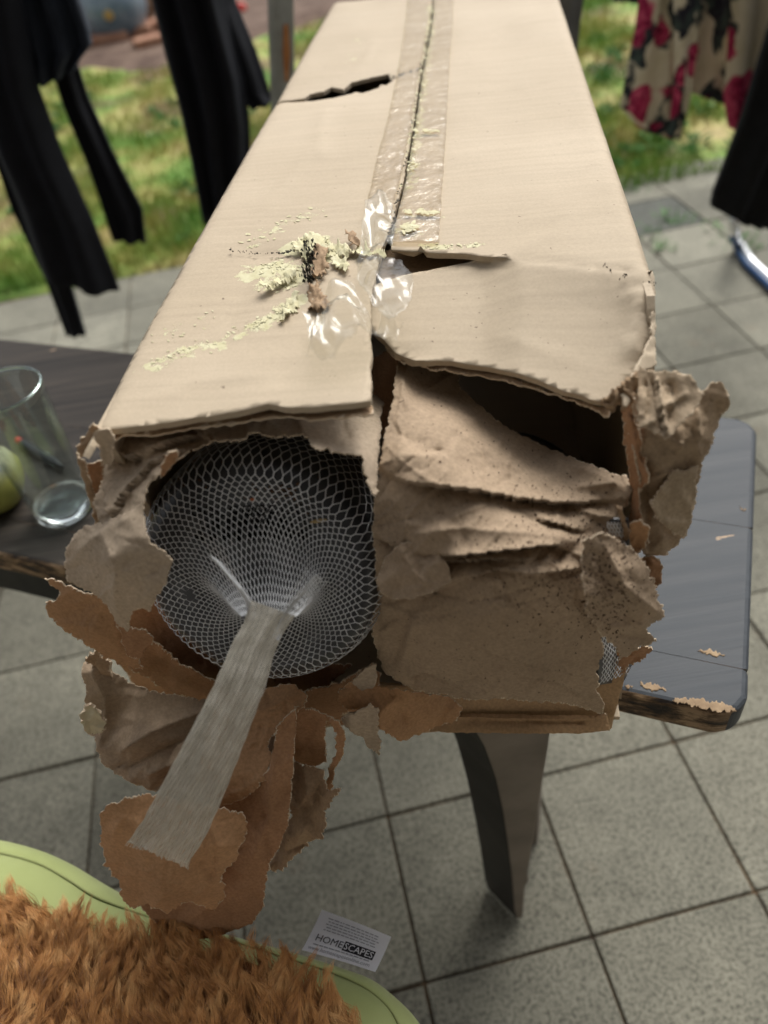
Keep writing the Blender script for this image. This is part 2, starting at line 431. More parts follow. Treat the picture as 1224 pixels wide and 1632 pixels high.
def grid(name, x0, x1, y0, y1, nx, ny, zf, mt, kind='structure'):
    V = [(x0 + (x1 - x0) * i / nx, y0 + (y1 - y0) * j / ny, 0) for j in range(ny + 1) for i in range(nx + 1)]
    V = [(x, y, zf(x, y)) for x, y, _ in V]
    F = [(j * (nx + 1) + i, j * (nx + 1) + i + 1, (j + 1) * (nx + 1) + i + 1, (j + 1) * (nx + 1) + i) for j in range(ny) for i in range(nx)]
    return tag(link(name, V, F, mt), kind=kind)
def edge_y(x): return 2.80 + .035 * x + .035 * noise.noise(Vector((x * 2.2, 0, 0)))
def lawn_z(x, y): return .004 + .02 * noise.noise(Vector((x * 1.3, y * 1.3, 0))) + .006 * noise.noise(Vector((x * 8, y * 8, 0)))
LV = []; LF = []
nx, ny = 90, 60
for j in range(ny + 1):
    for i in range(nx + 1):
        x = -4.5 + 9 * i / nx; y = edge_y(x) + (9.0 - 2.8) * (j / ny) ** 1.4
        LV.append((x, y, lawn_z(x, y) - (.016 if j == 0 else 0)))
for j in range(ny):
    for i in range(nx): LF.append((j * (nx + 1) + i, j * (nx + 1) + i + 1, (j + 1) * (nx + 1) + i + 1, (j + 1) * (nx + 1) + i))
tag(link('lawn', LV, LF, M_lawn), kind='structure')
# grass blades
R = random.Random(11); V = []; F = []
def in_bed(x, y):
    return y > 6.3 + .5 * math.sin(x * 1.7) + (.9 if x > .6 else 0) + (2.0 if x > 1.2 else 0)
while len(F) < 62000:
    y = 2.78 + (R.random() ** 1.25) * 5.2; x = R.uniform(-1.0 - .42 * y, .9 + .38 * y)
    if y < edge_y(x) - .01: continue
    dn = noise.noise(Vector((x * 2.2, y * 2.2, 4)))
    if R.random() > .72 + dn * 1.0 or in_bed(x, y): continue
    h = R.uniform(.018, .05) * (1.2 + dn); w = R.uniform(.0018, .004) * (1 + y * .12); a = R.uniform(0, 2 * PI); l = R.uniform(0, .7) * h
    z = lawn_z(x, y) - .003; b = len(V); la = R.uniform(0, 2 * PI)
    V += [(x - w * math.cos(a), y - w * math.sin(a), z), (x + w * math.cos(a), y + w * math.sin(a), z), (x + l * math.cos(la), y + l * math.sin(la), z + h)]
    F.append((b, b + 1, b + 2))
tag(link('grass', V, F, M_blade, smooth=False), 'short patchy green and straw coloured grass covering the lawn', 'grass', kind='stuff')
# leafy weeds (clumps of broad leaves) in the lawn
M_weed = simple('weed_leaf', (.05, .16, .03), (.10, .24, .06), 8, .6)
V = []; F = []
for q in range(420):
    if q < 240: x, y = R.uniform(-2.6, -.3), R.uniform(2.95, 5.4)
    else: x, y = R.uniform(.7, 2.2), R.uniform(2.95, 4.8)
    if noise.noise(Vector((x * 1.4, y * 1.4, 9))) < -.02: continue
    for k in range(11):
        a = R.uniform(0, 2 * PI); L = R.uniform(.02, .055); w = L * .28; r0 = R.uniform(0, .03); b = len(V)
        ox, oy = x + R.uniform(-.03, .03), y + R.uniform(-.03, .03); z0 = .008; ca, sa = math.cos(a), math.sin(a); hh = R.uniform(.01, .045)
        V += [(ox, oy, z0), (ox + ca * L * .5 - sa * w, oy + sa * L * .5 + ca * w, z0 + hh * .8), (ox + ca * L, oy + sa * L, z0 + hh), (ox + ca * L * .5 + sa * w, oy + sa * L * .5 - ca * w, z0 + hh * .8)]
        F.append((b, b + 1, b + 2, b + 3))
tag(link('ground_weeds', V, F, M_weed, smooth=False), 'bright green leafy weeds spread through the lawn', 'weeds', kind='stuff')
V = []; F = []
for (px, py, n_) in ((1070, 350, 50), (1050, 395, 30), (1030, 370, 20), (1180, 395, 45), (1190, 380, 30), (1010, 300, 25), (1140, 360, 16)):
    c0 = onz(px, py, 0)
    for k in range(n_):
        a = R.uniform(0, 2 * PI); L = R.uniform(.012, .035); w = L * .12; ox, oy = c0.x + R.gauss(0, .03), c0.y + R.gauss(0, .03); b = len(V); ca, sa = math.cos(a), math.sin(a)
        V += [(ox - sa * w, oy + ca * w, .001), (ox + sa * w, oy - ca * w, .001), (ox + ca * L, oy + sa * L, R.uniform(.008, .03))]; F.append((b, b + 1, b + 2))
tag(link('joint_weeds', V, F, M_weed, smooth=False), 'small weeds and grass growing in the paving joints near the lawn', 'weeds', kind='stuff')
# soil bed at the back
M_soil = simple('soil', (.085, .052, .038), (.17, .115, .085), 6, .95, .02, 25)
V = []; F = []
for j in range(31):
    for i in range(61):
        x = -6 + 12 * i / 60; y0 = 6.3 + .5 * math.sin(x * 1.7) + (.9 if x > .6 else 0) + (2.0 if x > 1.2 else 0)
        y = y0 + (13 - y0) * j / 30; V.append((x, y, lawn_z(x, y) + (.03 if j else -.02) + .03 * noise.noise(Vector((x * 3, y * 3, 2)))))
F = [(j * 61 + i, j * 61 + i + 1, (j + 1) * 61 + i + 1, (j + 1) * 61 + i) for j in range(30) for i in range(60)]
tag(link('soil_bed', V, F, M_soil), kind='structure')

# ------------------------------------------------------------------ unseen wall and canopy added behind the camera to shade the patio
M_plaster = simple('shade_wall_plaster', (.36, .34, .31), (.42, .40, .37), 6, .95, .002, 80)
hw = empty('shade_wall', (0, -.75, 0), 'unseen rendered wall with a door, added behind the camera to shade the terrace', 'added wall')
prism('wall', [(-4, -.75, 0), (-.3, -.75, 0), (-.3, -.75, 2.8), (-4, -.75, 2.8)], (0, -.25, 0), M_plaster, hw)  # pieces of the unseen added wall
prism('wall', [(.8, -.75, 0), (4, -.75, 0), (4, -.75, 2.8), (.8, -.75, 2.8)], (0, -.25, 0), M_plaster, hw)
prism('wall', [(-.3, -.75, 2.1), (.8, -.75, 2.1), (.8, -.75, 2.8), (-.3, -.75, 2.8)], (0, -.25, 0), M_plaster, hw)
dr = prism('door', [(-.29, -.80, .01), (.79, -.80, .01), (.79, -.80, 2.09), (-.29, -.80, 2.09)], (0, -.05, 0), simple('shade_wall_door_paint', (.10, .09, .08), (.14, .12, .10), 8, .5), hw)  # door of the unseen added wall
prism('shade_canopy', [(-4, -.74, 2.45), (4, -.74, 2.45), (4, .15, 2.34), (-4, .15, 2.34)], (0, 0, .08), simple('shade_canopy_boards', (.16, .12, .09), (.22, .17, .12), 12, .8), hw)  # canopy out of view, put in to darken the near paving
# ------------------------------------------------------------------ things at the back of the garden
M_brick = simple('old_brick', (.26, .12, .07), (.36, .2, .13), 9, .9, .004, 40)
M_stone = simple('rubble_stone', (.22, .18, .15), (.36, .31, .26), 7, .9, .01, 25)
M_log = simple('log_bark', (.10, .055, .03), (.24, .14, .08), 14, .9, .008, 40)
def rock(name, P, r, mt, label, cat, group=None, sq=.6, seed=0):
    bm = bmesh.new(); bmesh.ops.create_icosphere(bm, subdivisions=2, radius=r)
    for v in bm.verts:
        v.co *= 1 + .35 * noise.noise(v.co / r * 1.1 + Vector((seed * 3.1, 0, 0))); v.co.z *= sq; v.co += Vector(P) + Vector((0, 0, r * sq * .7))
    return tag(bm_link(name, bm, mt, None, False), label, cat, group)
for i, (px, py, r, lb) in enumerate(((8, 90, .20, 'largest grey brown rubble stone at the left edge of the bed'), (40, 105, .16, 'low flat stone beside the largest rubble stone'), (25, 60, .15, 'rounded stone topping the rubble at the left of the garden'))):
    rock('rubble_stone', onz(px, py, .0), r, M_stone, lb, 'stone', 'rubble stones by the lawn', .55, i)
rock('pale_stone', onz(62, 112, 0), .16, simple('pale_stone', (.34, .33, .29), (.42, .40, .35), 8, .9), 'flat pale grey stone lying where the lawn meets the bed', 'stone', None, .3, 7)
for i, (px, py, ang) in enumerate(((175, 75, .2), (215, 62, -.1), (250, 78, .4), (235, 55, .05), (155, 62, .9))):
    c = onz(px, py, 0) + Vector((0, 0, .04)); bm = bmesh.new(); bmesh.ops.create_cube(bm, size=1)
    for v in bm.verts: v.co = Vector((v.co.x * .30, v.co.y * .14, v.co.z * .09))
    bmesh.ops.bevel(bm, geom=bm.edges[:], offset=.008, segments=1, affect='EDGES'); bm.transform(Matrix.Translation(c) @ Matrix.Rotation(ang, 4, 'Z'))
    tag(bm_link('brick', bm, M_brick, None, False), ('loose red brick in front of the blue garden pot', 'red brick lying under the blue garden pot', 'red brick furthest right in the row by the lawn', 'brick tilted behind the row by the blue pot', 'brick turned end on, left of the blue garden pot')[i], 'brick', 'loose bricks by the bed')
M_bluepot = simple('blue_glaze', (.10, .15, .20), (.22, .28, .33), 9, .25, 0, 0, .6)
gp = empty('garden_pot', onz(196, 62, 0), 'round blue grey glazed garden pot standing among bricks at the back', 'garden pot')
lathe('pot_body', [(.10, 0), (.15, .02), (.22, .1), (.25, .2), (.235, .3), (.19, .37), (.17, .39), (.19, .41), (.17, .42), (.15, .38)], M_bluepot, gp, gp.location, n=28)
lathe('pot_mark', [(.001, .006), (.03, .005), (.035, 0)], simple('ochre', (.4, .26, .08), (.45, .3, .1), 5, .6), gp, gp.location + Vector((0, -.25, .2)), (0, -1, 0), n=10)
# stacked logs / dark timber behind
for i, (px, py, rr, l, az) in enumerate(((120, 40, .05, .9, 1.3), (255, 30, .06, .8, 1.45), (275, 10, .05, .9, 1.2), (20, 22, .07, .8, .4))):
    c = onz(px, py, 0) + Vector((0, 0, rr)); d = Vector((math.cos(az), math.sin(az), .0 if i == 3 else .5)).normalized()
    V, F = tube_data([c - d * l / 2 + Vector((0, 0, (0 if i == 3 else .2))), c + Vector((0, 0, (0 if i == 3 else .2))), c + d * l / 2 + Vector((0, 0, (0 if i == 3 else .22)))], [rr * .8, rr, rr * .9], 9)
    tag(link('log', V, F, M_log), ('orange brown timber leaning left of the blue garden pot', 'log leaning right behind the blue garden pot', 'log at the very back beside the black trousers', 'log lying on the rubble at the far left')[i], 'log', 'logs at the back of the garden')
rock('red_ball', onz(386, 22, 0), .045, simple('red_plastic', (.6, .05, .04), (.65, .08, .06), 5, .4), 'small bright red thing lying on the bare soil at the back', 'toy', None, 1.1, 3)

# ------------------------------------------------------------------ post of the clothes dryer
M_post = simple('grey_metal', (.24, .26, .25), (.33, .35, .34), 30, .45, 0, 0, .5, .3)
M_rust = simple('rust', (.30, .12, .04), (.42, .2, .08), 50, .9)
a0, a1 = ony(447, -30, 1.75), ony(452, 185, 1.75); dpo = (a1 - a0).normalized(); foot = a0 + dpo * (a0.z / -dpo.z)
post = empty('dryer_post', foot, 'grey metal post with a rust streak, left behind the cardboard box', 'post')
pw = .024
def bar(name, A, B, w, h, mt, parent=None, bev=.002, side=Vector((1, 0, 0))):
    d = (B - A).normalized(); s1 = (side - d * side.dot(d)).normalized(); s2 = d.cross(s1)
    return prism(name, [A + s1 * w + s2 * h, A - s1 * w + s2 * h, A - s1 * w - s2 * h, A + s1 * w - s2 * h], B - A, mt, parent, bev)
top = a0 - dpo * .9
bar('post_tube', foot, top, pw, .016, M_post, post)
s1 = Vector((1, 0, 0))
bar('edge_flange', foot + Vector((-.020, -.020, 0)), top + Vector((-.020, -.020, 0)), .006, .003, M_post, post, .001)
q0, q1 = ony(455, 40, 1.728), ony(456, 130, 1.728)
prism('rust_patch', [q0 + s1 * -.004, q0 + s1 * .005, (q0 + q1) / 2 + s1 * .009, q1 + s1 * .004, q1 + s1 * -.002, (q0 + q1) / 2 + s1 * -.006], Vector((0, .008, 0)), M_rust, post)

# ------------------------------------------------------------------ washing hanging up behind
def cloth_mat(name, c, shn=.3):
    m, t, b = mat(name, c, .85, .15); b.inputs['Sheen Weight'].default_value = shn; b.inputs['Sheen Roughness'].default_value = .5
    b.inputs['Sheen Tint'].default_value = (.35, .4, .5, 1)
    t.links.new(ramp(t, nz(t, 30, 3), [(.3, tuple(x * .8 for x in c)), (.7, tuple(x * 1.25 for x in c))]), b.inputs['Base Color'])
    bump(t, b, nz(t, 900, 2), .0008, .5); return m
M_black = cloth_mat('black_fabric', (.006, .006, .008), .12); M_navy = cloth_mat('dark_blue_fabric', (.014, .017, .024), .35)
M_blackS = cloth_mat('black_velvet', (.006, .006, .006), .1)
def hang(name, rows, y, mt, parent, depth=.03, nf=3, fold=.35, seed=0, n=36, sub=7, hem=True):
    """hanging cloth: rows (left px, right px, image y of left, image y of right); closed tube with vertical folds"""
    RR = []
    for i in range(len(rows) - 1):
        for k in range(sub):
            t = k / sub; RR.append([rows[i][j] * (1 - t) + rows[i + 1][j] * t for j in range(4)])
    RR.append(list(rows[-1]))
    V = []; F = []
    for ri, (l, r, yl, yr) in enumerate(RR):
        A, B = ony(l, yl, y), ony(r, yr, y); c = (A + B) / 2; hw = (B - A) / 2; L = hw.length
        dd = min(depth, L * .9)
        for k in range(n):
            a = 2 * PI * k / n; x = math.cos(a); yy = math.sin(a)
            w = 1 + fold * .28 * math.sin(a * nf * 2 + seed + ri * .02) * abs(yy)
            off = fold * dd * (math.sin(x * PI * nf + seed + .03 * ri) + .5 * noise.noise(Vector((x * 3 + seed, ri * .08, 0))))
            P = c + hw * x + Vector((0, dd * yy * w + off, 0)); P += Vector((0, 0, .004 * noise.noise(Vector((x * 5, seed, 1))))) 
            V.append(P)
    m = len(RR)
    for i in range(m - 1):
        for k in range(n): F.append((i * n + k, i * n + (k + 1) % n, (i + 1) * n + (k + 1) % n, (i + 1) * n + k))
    F.append(tuple(range(n))[::-1]); F.append(tuple((m - 1) * n + k for k in range(n)))
    return recalc(link(name, V, F, mt, parent))
YL = 1.95
tr1 = empty('black_trousers', ony(60, 540, YL), 'black flared trousers hanging at the left edge with one hem over the paving', 'trousers', 'washing hung out behind the box')
hang('trouser_leg', [(-190, -60, -260, -260), (-110, 10, -100, -130), (-38, 55, 150, 130), (-10, 95, 240, 240), (28, 150, 330, 362), (58, 180, 420, 438), (66, 190, 440, 466)], YL, M_black, tr1, .035, 2, .5, 1)
hang('trouser_leg', [(-170, -80, -260, -250), (-90, 0, 0, 0), (-30, 40, 180, 180), (20, 70, 330, 330), (72, 112, 440, 440), (106, 138, 532, 530)], YL + .07, M_black, tr1, .03, 2, .3, 4)
tr2 = empty('black_trousers', ony(190, 390, YL + .1), 'dark garment with grey blue folds and one narrow leg, second from the left', 'trousers', 'washing hung out behind the box')
hang('body', [(-60, 70, -240, -250), (8, 125, 0, -20), (28, 146, 60, 40), (45, 150, 100, 66), (56, 130, 130, 92), (62, 122, 136, 108)], YL + .1, M_navy, tr2, .05, 3, .55, 2)
hang('trouser_leg', [(82, 120, 108, 92), (100, 140, 165, 155), (135, 178, 250, 235), (160, 212, 320, 300), (172, 228, 355, 330), (180, 234, 378, 384)], YL + .12, M_black, tr2, .03, 2, .45, 3)
tr3 = empty('black_trousers', ony(330, 350, YL - .1), 'wide black trousers hanging close beside the left edge of the box', 'trousers', 'washing hung out behind the box')
hang('trouser_leg', [(190, 330, -240, -240), (237, 355, -10, 0), (262, 390, 90, 130), (285, 398, 170, 200), (300, 400, 240, 260), (322, 402, 350, 330)], YL - .1, M_black, tr3, .04, 3, .5, 5)
hang('trouser_leg', [(250, 350, -230, -240), (292, 374, 0, 0), (320, 408, 60, 80), (350, 432, 120, 150), (398, 437, 172, 160)], YL - .05, M_black, tr3, .03, 2, .4, 8)
# floral garment
def floral():
    m, t, b = mat('floral_print', (.5, .45, .33), .8, .15)
    g = t.nodes.new('ShaderNodeNewGeometry'); p = g.outputs['Position']
    wn = t.nodes.new('ShaderNodeTexNoise'); wn.inputs['Scale'].default_value = 9; wn.inputs['Detail'].default_value = 3; t.links.new(p, wn.inputs['Vector'])
    wp = t.nodes.new('ShaderNodeMix'); wp.data_type = 'VECTOR'; wp.inputs[0].default_value = .13
    t.links.new(p, wp.inputs[4]); t.links.new(wn.outputs['Color'], wp.inputs[5]); q = wp.outputs[1]
    def vor(scale, off, feat='F1'):
        mp = t.nodes.new('ShaderNodeMapping'); mp.inputs['Location'].default_value = off; t.links.new(q, mp.inputs['Vector'])
        v = t.nodes.new('ShaderNodeTexVoronoi'); v.inputs['Scale'].default_value = scale; v.feature = feat; t.links.new(mp.outputs[0], v.inputs['Vector']); return v
    base = ramp(t, nz(t, 24, 4), [(.35, (.50, .44, .31)), (.62, (.58, .52, .40)), (.75, (.45, .22, .10))])
    leaf = ramp(t, nz(t, 8, 3, q, map_=((0, .4, .3), (1.6, 1, .8))), [(.50, g3(0)), (.525, g3(1))])
    lc = ramp(t, nz(t, 40, 3), [(.4, (.018, .016, .025)), (.65, (.05, .07, .06))])
    base = mix(t, base, lc, leaf)
    v1 = vor(8.0, (0.3, 0, .1)); fl = ramp(t, v1.outputs['Distance'], [(.44, g3(1)), (.48, g3(0))])
    fc = ramp(t, nz(t, 45, 4, q, dist=1.5), [(.35, (.10, .008, .025)), (.5, (.33, .02, .07)), (.68, (.55, .10, .17))])
    base = mix(t, base, fc, fl); t.links.new(base, b.inputs['Base Color']); bump(t, b, nz(t, 30, 3), .002, .4); return m
M_flor = floral()
fs = empty('floral_skirt', ony(1080, 200, 1.9), 'cream skirt printed with magenta flowers and dark leaves, hanging upper right', 'skirt', 'washing hung out behind the box')
hang('skirt_panel', [(1040, 1110, -160, -160), (1026, 1100, -40, -40), (1014, 1085, 50, 60), (1002, 1082, 110, 130), (990, 1085, 172, 200), (1018, 1080, 204, 221)], 1.92, M_flor, fs, .02, 2, .5, 1)
hang('skirt_panel', [(1070, 1130, -160, -160), (1072, 1120, -40, -40), (1074, 1112, 60, 60), (1072, 1104, 140, 130), (1066, 1098, 200, 160), (1060, 1082, 214, 222)], 1.87, M_flor, fs, .014, 1, .5, 6)
hang('skirt_panel', [(1090, 1190, -160, -160), (1094, 1180, -40, -40), (1098, 1172, 60, 60), (1098, 1166, 120, 130), (1096, 1150, 145, 163), ], 1.97, M_flor, fs, .02, 2, .5, 4)
hang('skirt_panel', [(1165, 1300, -160, -160), (1164, 1280, -40, -40), (1160, 1265, 60, 60), (1152, 1250, 150, 150), (1158, 1230, 200, 210)], 1.90, M_flor, fs, .03, 2, .5, 9)
bs = empty('black_dress', ony(1190, 355, 1.75), 'long black garment hanging at the right edge above the chair foot', 'dress', 'washing hung out behind the box')
hang('dress_body', [(1250, 1400, -160, -160), (1232, 1370, 20, 20), (1205, 1350, 110, 110), (1182, 1320, 190, 190), (1155, 1290, 262, 262), (1137, 1262, 308, 330), (1135, 1236, 330, 352), (1165, 1220, 346, 358)], 1.75, M_blackS, bs, .05, 3, .25, 2)
hm = hang('dark_top', [(960, 1050, -120, -120), (970, 1040, -60, -60), (976, 1032, 0, 4)], 2.0, M_navy, None, .02, 2, .3, 3)
tag(hm, 'dark hem of a garment just visible at the top beside the floral skirt', 'clothing', 'washing hung out behind the box')
gc = hang('grey_cloth', [(850, 945, -120, -120), (856, 935, -30, -30), (860, 925, 30, 30), (864, 920, 100, 72), (868, 918, 150, 110)], 1.7, simple('grey_canvas', (.07, .07, .065), (.12, .12, .11), 12, .9), None, .02, 2, .3, 3)
tag(gc, 'dark grey cloth hanging right behind the far end of the box', 'clothing', 'washing hung out behind the box')

# garden chair foot (bent metal tube)
M_chrome = simple('silver_tube', (.55, .57, .60), (.72, .73, .75), 20, .22, 0, 0, .5, .85)
M_bluep = simple('blue_paint', (.015, .06, .17), (.03, .10, .24), 12, .35)
ch = empty('garden_chair', onz(1200, 440, 0), 'silver and blue tubular chair foot under the black dress', 'chair')
pt = [ony(1172, 250, 1.95), ony(1172, 330, 1.95), ony(1172, 362, 1.95)]
w1 = onz(1178, 385, .03); w2 = onz(1196, 415, .02); w3 = onz(1224, 442, .02); w4 = onz(1330, 545, .02)
path = pt + [w1, w2, w3, w4]
sm = []
for i in range(len(path) - 1):
    p0 = path[max(i - 1, 0)]; p1 = path[i]; p2 = path[i + 1]; p3 = path[min(i + 2, len(path) - 1)]
    for k in range(8):
        t = k / 8; sm.append(.5 * ((2 * p1) + (p2 - p0) * t + (2 * p0 - 5 * p1 + 4 * p2 - p3) * t * t + (3 * p1 - p0 - 3 * p2 + p3) * t ** 3))
sm.append(path[-1])
V, F = tube_data(sm, .0145, 12); link('leg', V, F, M_chrome, ch)
V, F = tube_data([p + Vector((-.013, -.006, -.005)) for p in sm[20:]], .011, 10); link('foot_sleeve', V, F, M_bluep, ch)

# ------------------------------------------------------------------ table
TZ = .62
c_fr = onz(1192, 1148, TZ); c_br = onz(1203, 668, TZ); TL = Vector((-math.cos(math.radians(-26.2)), -math.sin(math.radians(-26.2)), 0)).normalized()
TW = Vector((-TL.y, TL.x, 0)); TW = TW if TW.y > 0 else -TW
width = (c_br - c_fr).dot(TW)
def wood_dark():
    m, t, b = mat('dark_stained_wood', (.06, .06, .06), .5, .16)
    ang = math.atan2(TL.y, TL.x)
    gr = nz(t, 1, 6, map_=((0, 0, -ang), (3.5, 75, 40)), rough_=.65)
    base = ramp(t, gr, [(.3, (.016, .014, .012)), (.55, (.040, .034, .029)), (.75, (.08, .066, .052))])
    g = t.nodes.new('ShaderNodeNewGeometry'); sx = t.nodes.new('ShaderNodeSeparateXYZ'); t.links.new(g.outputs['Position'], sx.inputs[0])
    blue = ramp(t, sx.outputs['X'], [(.02, g3(0)), (.10, g3(1))])      # sky reflection on the right end, painted in as blue grey
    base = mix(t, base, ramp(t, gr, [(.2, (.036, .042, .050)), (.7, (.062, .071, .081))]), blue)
    # wear: bare wood chips
    ch_ = nz(t, 1, 4, map_=((0, 0, -ang), (14, 60, 20)), rough_=.6)
    base = mix(t, base, (.46, .33, .21), ramp(t, ch_, [(.735, g3(0)), (.745, g3(1))]))
    cr = nz(t, 1, 3, map_=((0, 0, -ang), (1.6, 130, 1)), rough_=.4)
    crk = ramp(t, cr, [(.27, g3(1)), (.285, g3(0))]); base = mix(t, base, (.008, .008, .008), crk)
    t.links.new(base, b.inputs['Base Color'])
    t.links.new(ramp(t, gr, [(.3, g3(.42)), (.8, g3(.62))]), b.inputs['Roughness'])
    bump(t, b, gr, .0012, .5); return m
def wood_edge():
    m, t, b = mat('worn_wood_edge', (.2, .13, .08), .6, .3); ang = math.atan2(TL.y, TL.x)
    gr = nz(t, 1, 6, map_=((0, 0, -ang), (5, 60, 110)), rough_=.7)
    base = ramp(t, gr, [(.40, (.018, .014, .012)), (.50, (.12, .075, .04)), (.60, (.36, .25, .15))])
    t.links.new(base, b.inputs['Base Color']); bump(t, b, gr, .003, .8); return m
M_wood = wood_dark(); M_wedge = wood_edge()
table = empty('garden_table', onz(600, 900, 0), 'long dark stained wooden table carrying the torn cardboard box', 'table')
LEN = 1.55; TT = .036
cuts = [0, .052, .235, width]
for i in range(3):
    w0, w1 = cuts[i] + (.0003 if i else 0), cuts[i + 1] - (.0003 if i < 2 else 0)
    P = [c_fr + TW * w0, c_fr + TW * w1, c_fr + TW * w1 + TL * LEN, c_fr + TW * w0 + TL * LEN]
    rc = .022
    if i == 0: P = [c_fr + TW * w0 + TL * rc, c_fr + TW * (w0 + rc * .35) + TL * rc * .35, c_fr + TW * (w0 + rc), c_fr + TW * w1, c_fr + TW * w1 + TL * LEN, c_fr + TW * w0 + TL * LEN]
    if i == 2: P = [c_fr + TW * w0, c_fr + TW * (w1 - rc), c_fr + TW * (w1 - rc * .35) + TL * rc * .35, c_fr + TW * w1 + TL * rc, c_fr + TW * w1 + TL * LEN, c_fr + TW * w0 + TL * LEN]
    bm = bmesh.new(); a = [bm.verts.new(p) for p in P]; b_ = [bm.verts.new(p - Vector((0, 0, TT))) for p in P]
    bm.faces.new(a); bm.faces.new(b_[::-1])
    for k in range(len(P)): bm.faces.new((a[k], b_[k], b_[(k + 1) % len(P)], a[(k + 1) % len(P)]))
    bmesh.ops.recalc_face_normals(bm, faces=bm.faces)
    outer = []
    for e in bm.edges:
        m_ = (e.verts[0].co + e.verts[1].co) / 2 - c_fr; wv = m_.dot(TW); lv = m_.dot(TL); horiz = abs(e.verts[0].co.z - e.verts[1].co.z) < .001
        if lv < .03 or (i == 0 and wv < .002) or (i == 2 and wv > width - .002): outer.append((e, .006))
    bmesh.ops.bevel(bm, geom=[e for e, _ in outer], offset=.006, segments=3, profile=.5, affect='EDGES', clamp_overlap=True)
    # edge faces get the worn wood
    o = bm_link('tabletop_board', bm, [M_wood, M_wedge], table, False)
    for pl in o.data.polygons:
        c = pl.center + Vector(table.location) - c_fr
        if pl.normal.z < .75: pl.material_index = 1
        if c.dot(TL) < .03 and pl.normal.dot(TL) < -.5: pl.material_index = 0
# chips of bare wood along the front edge (worn patches lie on the board)
M_bare = simple('bare_wood', (.20, .135, .08), (.36, .26, .16), 45, .8, .0006, 200)
def chip(pts, zz=TZ + .0006):
    sheet('bare_patch', pts, lambda x, y: onz(x, y, zz), M_bare, table, res=2.6, jag=2.6, seed=int(pts[0][0]), D=(0, 0, 1), thick=.0005)
chip([(1112, 1037), (1130, 1035), (1156, 1045), (1138, 1045)]); chip([(1178, 808), (1190, 811), (1189, 814), (1180, 812)])
chip([(1085, 1112), (1110, 1113), (1135, 1118), (1165, 1124), (1174, 1132), (1160, 1136), (1110, 1126), (1070, 1116)])
chip([(1020, 1086), (1050, 1092), (1062, 1100), (1040, 1101), (1022, 1094)]); chip([(995, 1090), (1010, 1094), (1000, 1098)])
# end trestle leg
ftp = onz(822, 1466, 0)
M_legw = simple('leg_wood', (.17, .145, .12), (.25, .215, .18), 10, .6, .001, 60); M_legshade = simple('shaded_leg_side', (.022, .02, .018), (.04, .036, .03), 10, .6)
lp = [(748, 1150), (772, 1190), (790, 1240), (802, 1295), (810, 1350), (816, 1400), (820, 1450), (824, 1466), (834, 1462), (838, 1412), (844, 1405), (842, 1392), (853, 1330), (865, 1250), (875, 1190), (880, 1150)]
leg_o = [ony(px, py, ftp.y) for px, py in lp]
leg_o = [Vector((p.x, p.y, max(p.z, 0))) for p in leg_o]
lz = TZ - TT - .002
leg_o = [Vector((leg_o[0].x - .012, ftp.y, lz))] + leg_o + [Vector((leg_o[-1].x, ftp.y, lz))]
leg = prism('leg', leg_o, (-.034, .050, 0), [M_legw, M_legshade], table, .003)
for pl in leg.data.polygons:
    if pl.normal.x < -.3: pl.material_index = 1  # left faces coloured darker, their shade is painted in
rp = ony(878, 1200, ftp.y + .03)
fo = onz(842, 1330, 0); bar('leg', fo, Vector((fo.x, fo.y, TZ - TT - .001)) + TW * .0, .016, .012, M_legw, table, .002, TL)
ap0 = c_fr + TW * .035 + TL * .42 - Vector((0, 0, TT + .027)); bar('apron', ap0, ap0 + TL * 1.1, .008, .026, M_legw, table, .002, TW)
for k_, w_ in ((1.5, .06), (1.5, width - .06)):
    q = c_fr + TL * k_ + TW * w_; bar('leg', Vector((q.x, q.y, 0)), Vector((q.x, q.y, TZ - TT - .001)), .03, .022, M_legw, table, .002, TL)
# rail under the top
bar('rail', Vector((rp.x, rp.y, 0)) + Vector((0, 0, TZ - TT - .03)) + TW * -.004 - TL * .045, Vector((rp.x, rp.y, TZ - TT - .03)) + TL * 1.3, .018, .028, simple('black_rail', (.012, .014, .014), (.03, .032, .03), 20, .5), table, .002, TW)

# ------------------------------------------------------------------ glass, fruit, pen on the table
def glass_mat(name, col=(.86, .95, .94), ior=1.47, rgh=0.0):
    m = bpy.data.materials.new(name); m.use_nodes = True; b = m.node_tree.nodes['Principled BSDF']
    b.inputs['Base Color'].default_value = (*col, 1); b.inputs['Transmission Weight'].default_value = 1; b.inputs['IOR'].default_value = ior; b.inputs['Roughness'].default_value = rgh; return m
gb = onz(106, 812, TZ)
gl = empty('drinking_glass', gb, 'clear tapered drinking glass with thick base, empty, standing left of the box', 'glass')
def seg_z():
    best = None
    for k in range(60):
        z = TZ + .005 + k * .003; p = proj(Vector((gb.x, gb.y, z))); d = abs(p[1] - 608)
        if best is None or d < best[0]: best = (d, z)
    return best[1]
GZ = seg_z() - TZ
r0 = 45 / FPX * (gb - CAM).dot(FW); rt = 66 / FPX * (gb + Vector((0, 0, GZ)) - CAM).dot(FW)
print('glass h', GZ, 'r', r0, rt)
M_thin = film('thin_glass', (.93, .965, .955), 0.0, .10, .03, .0001, 5)
rk = lambda z: r0 + (rt - r0) * (z / GZ) ** .9
lathe('glass_wall', [(rk(z), z) for z in [.018 + (GZ - .018) * k / 14 for k in range(15)]] + [(rt - .0005, GZ + .0006), (rt - .0017, GZ), (rt - .0020, GZ - .002)] + [(rk(z) - .0020, z) for z in [GZ - (GZ - .020) * k / 10 for k in range(1, 11)]], M_thin, gl, gb, n=64)
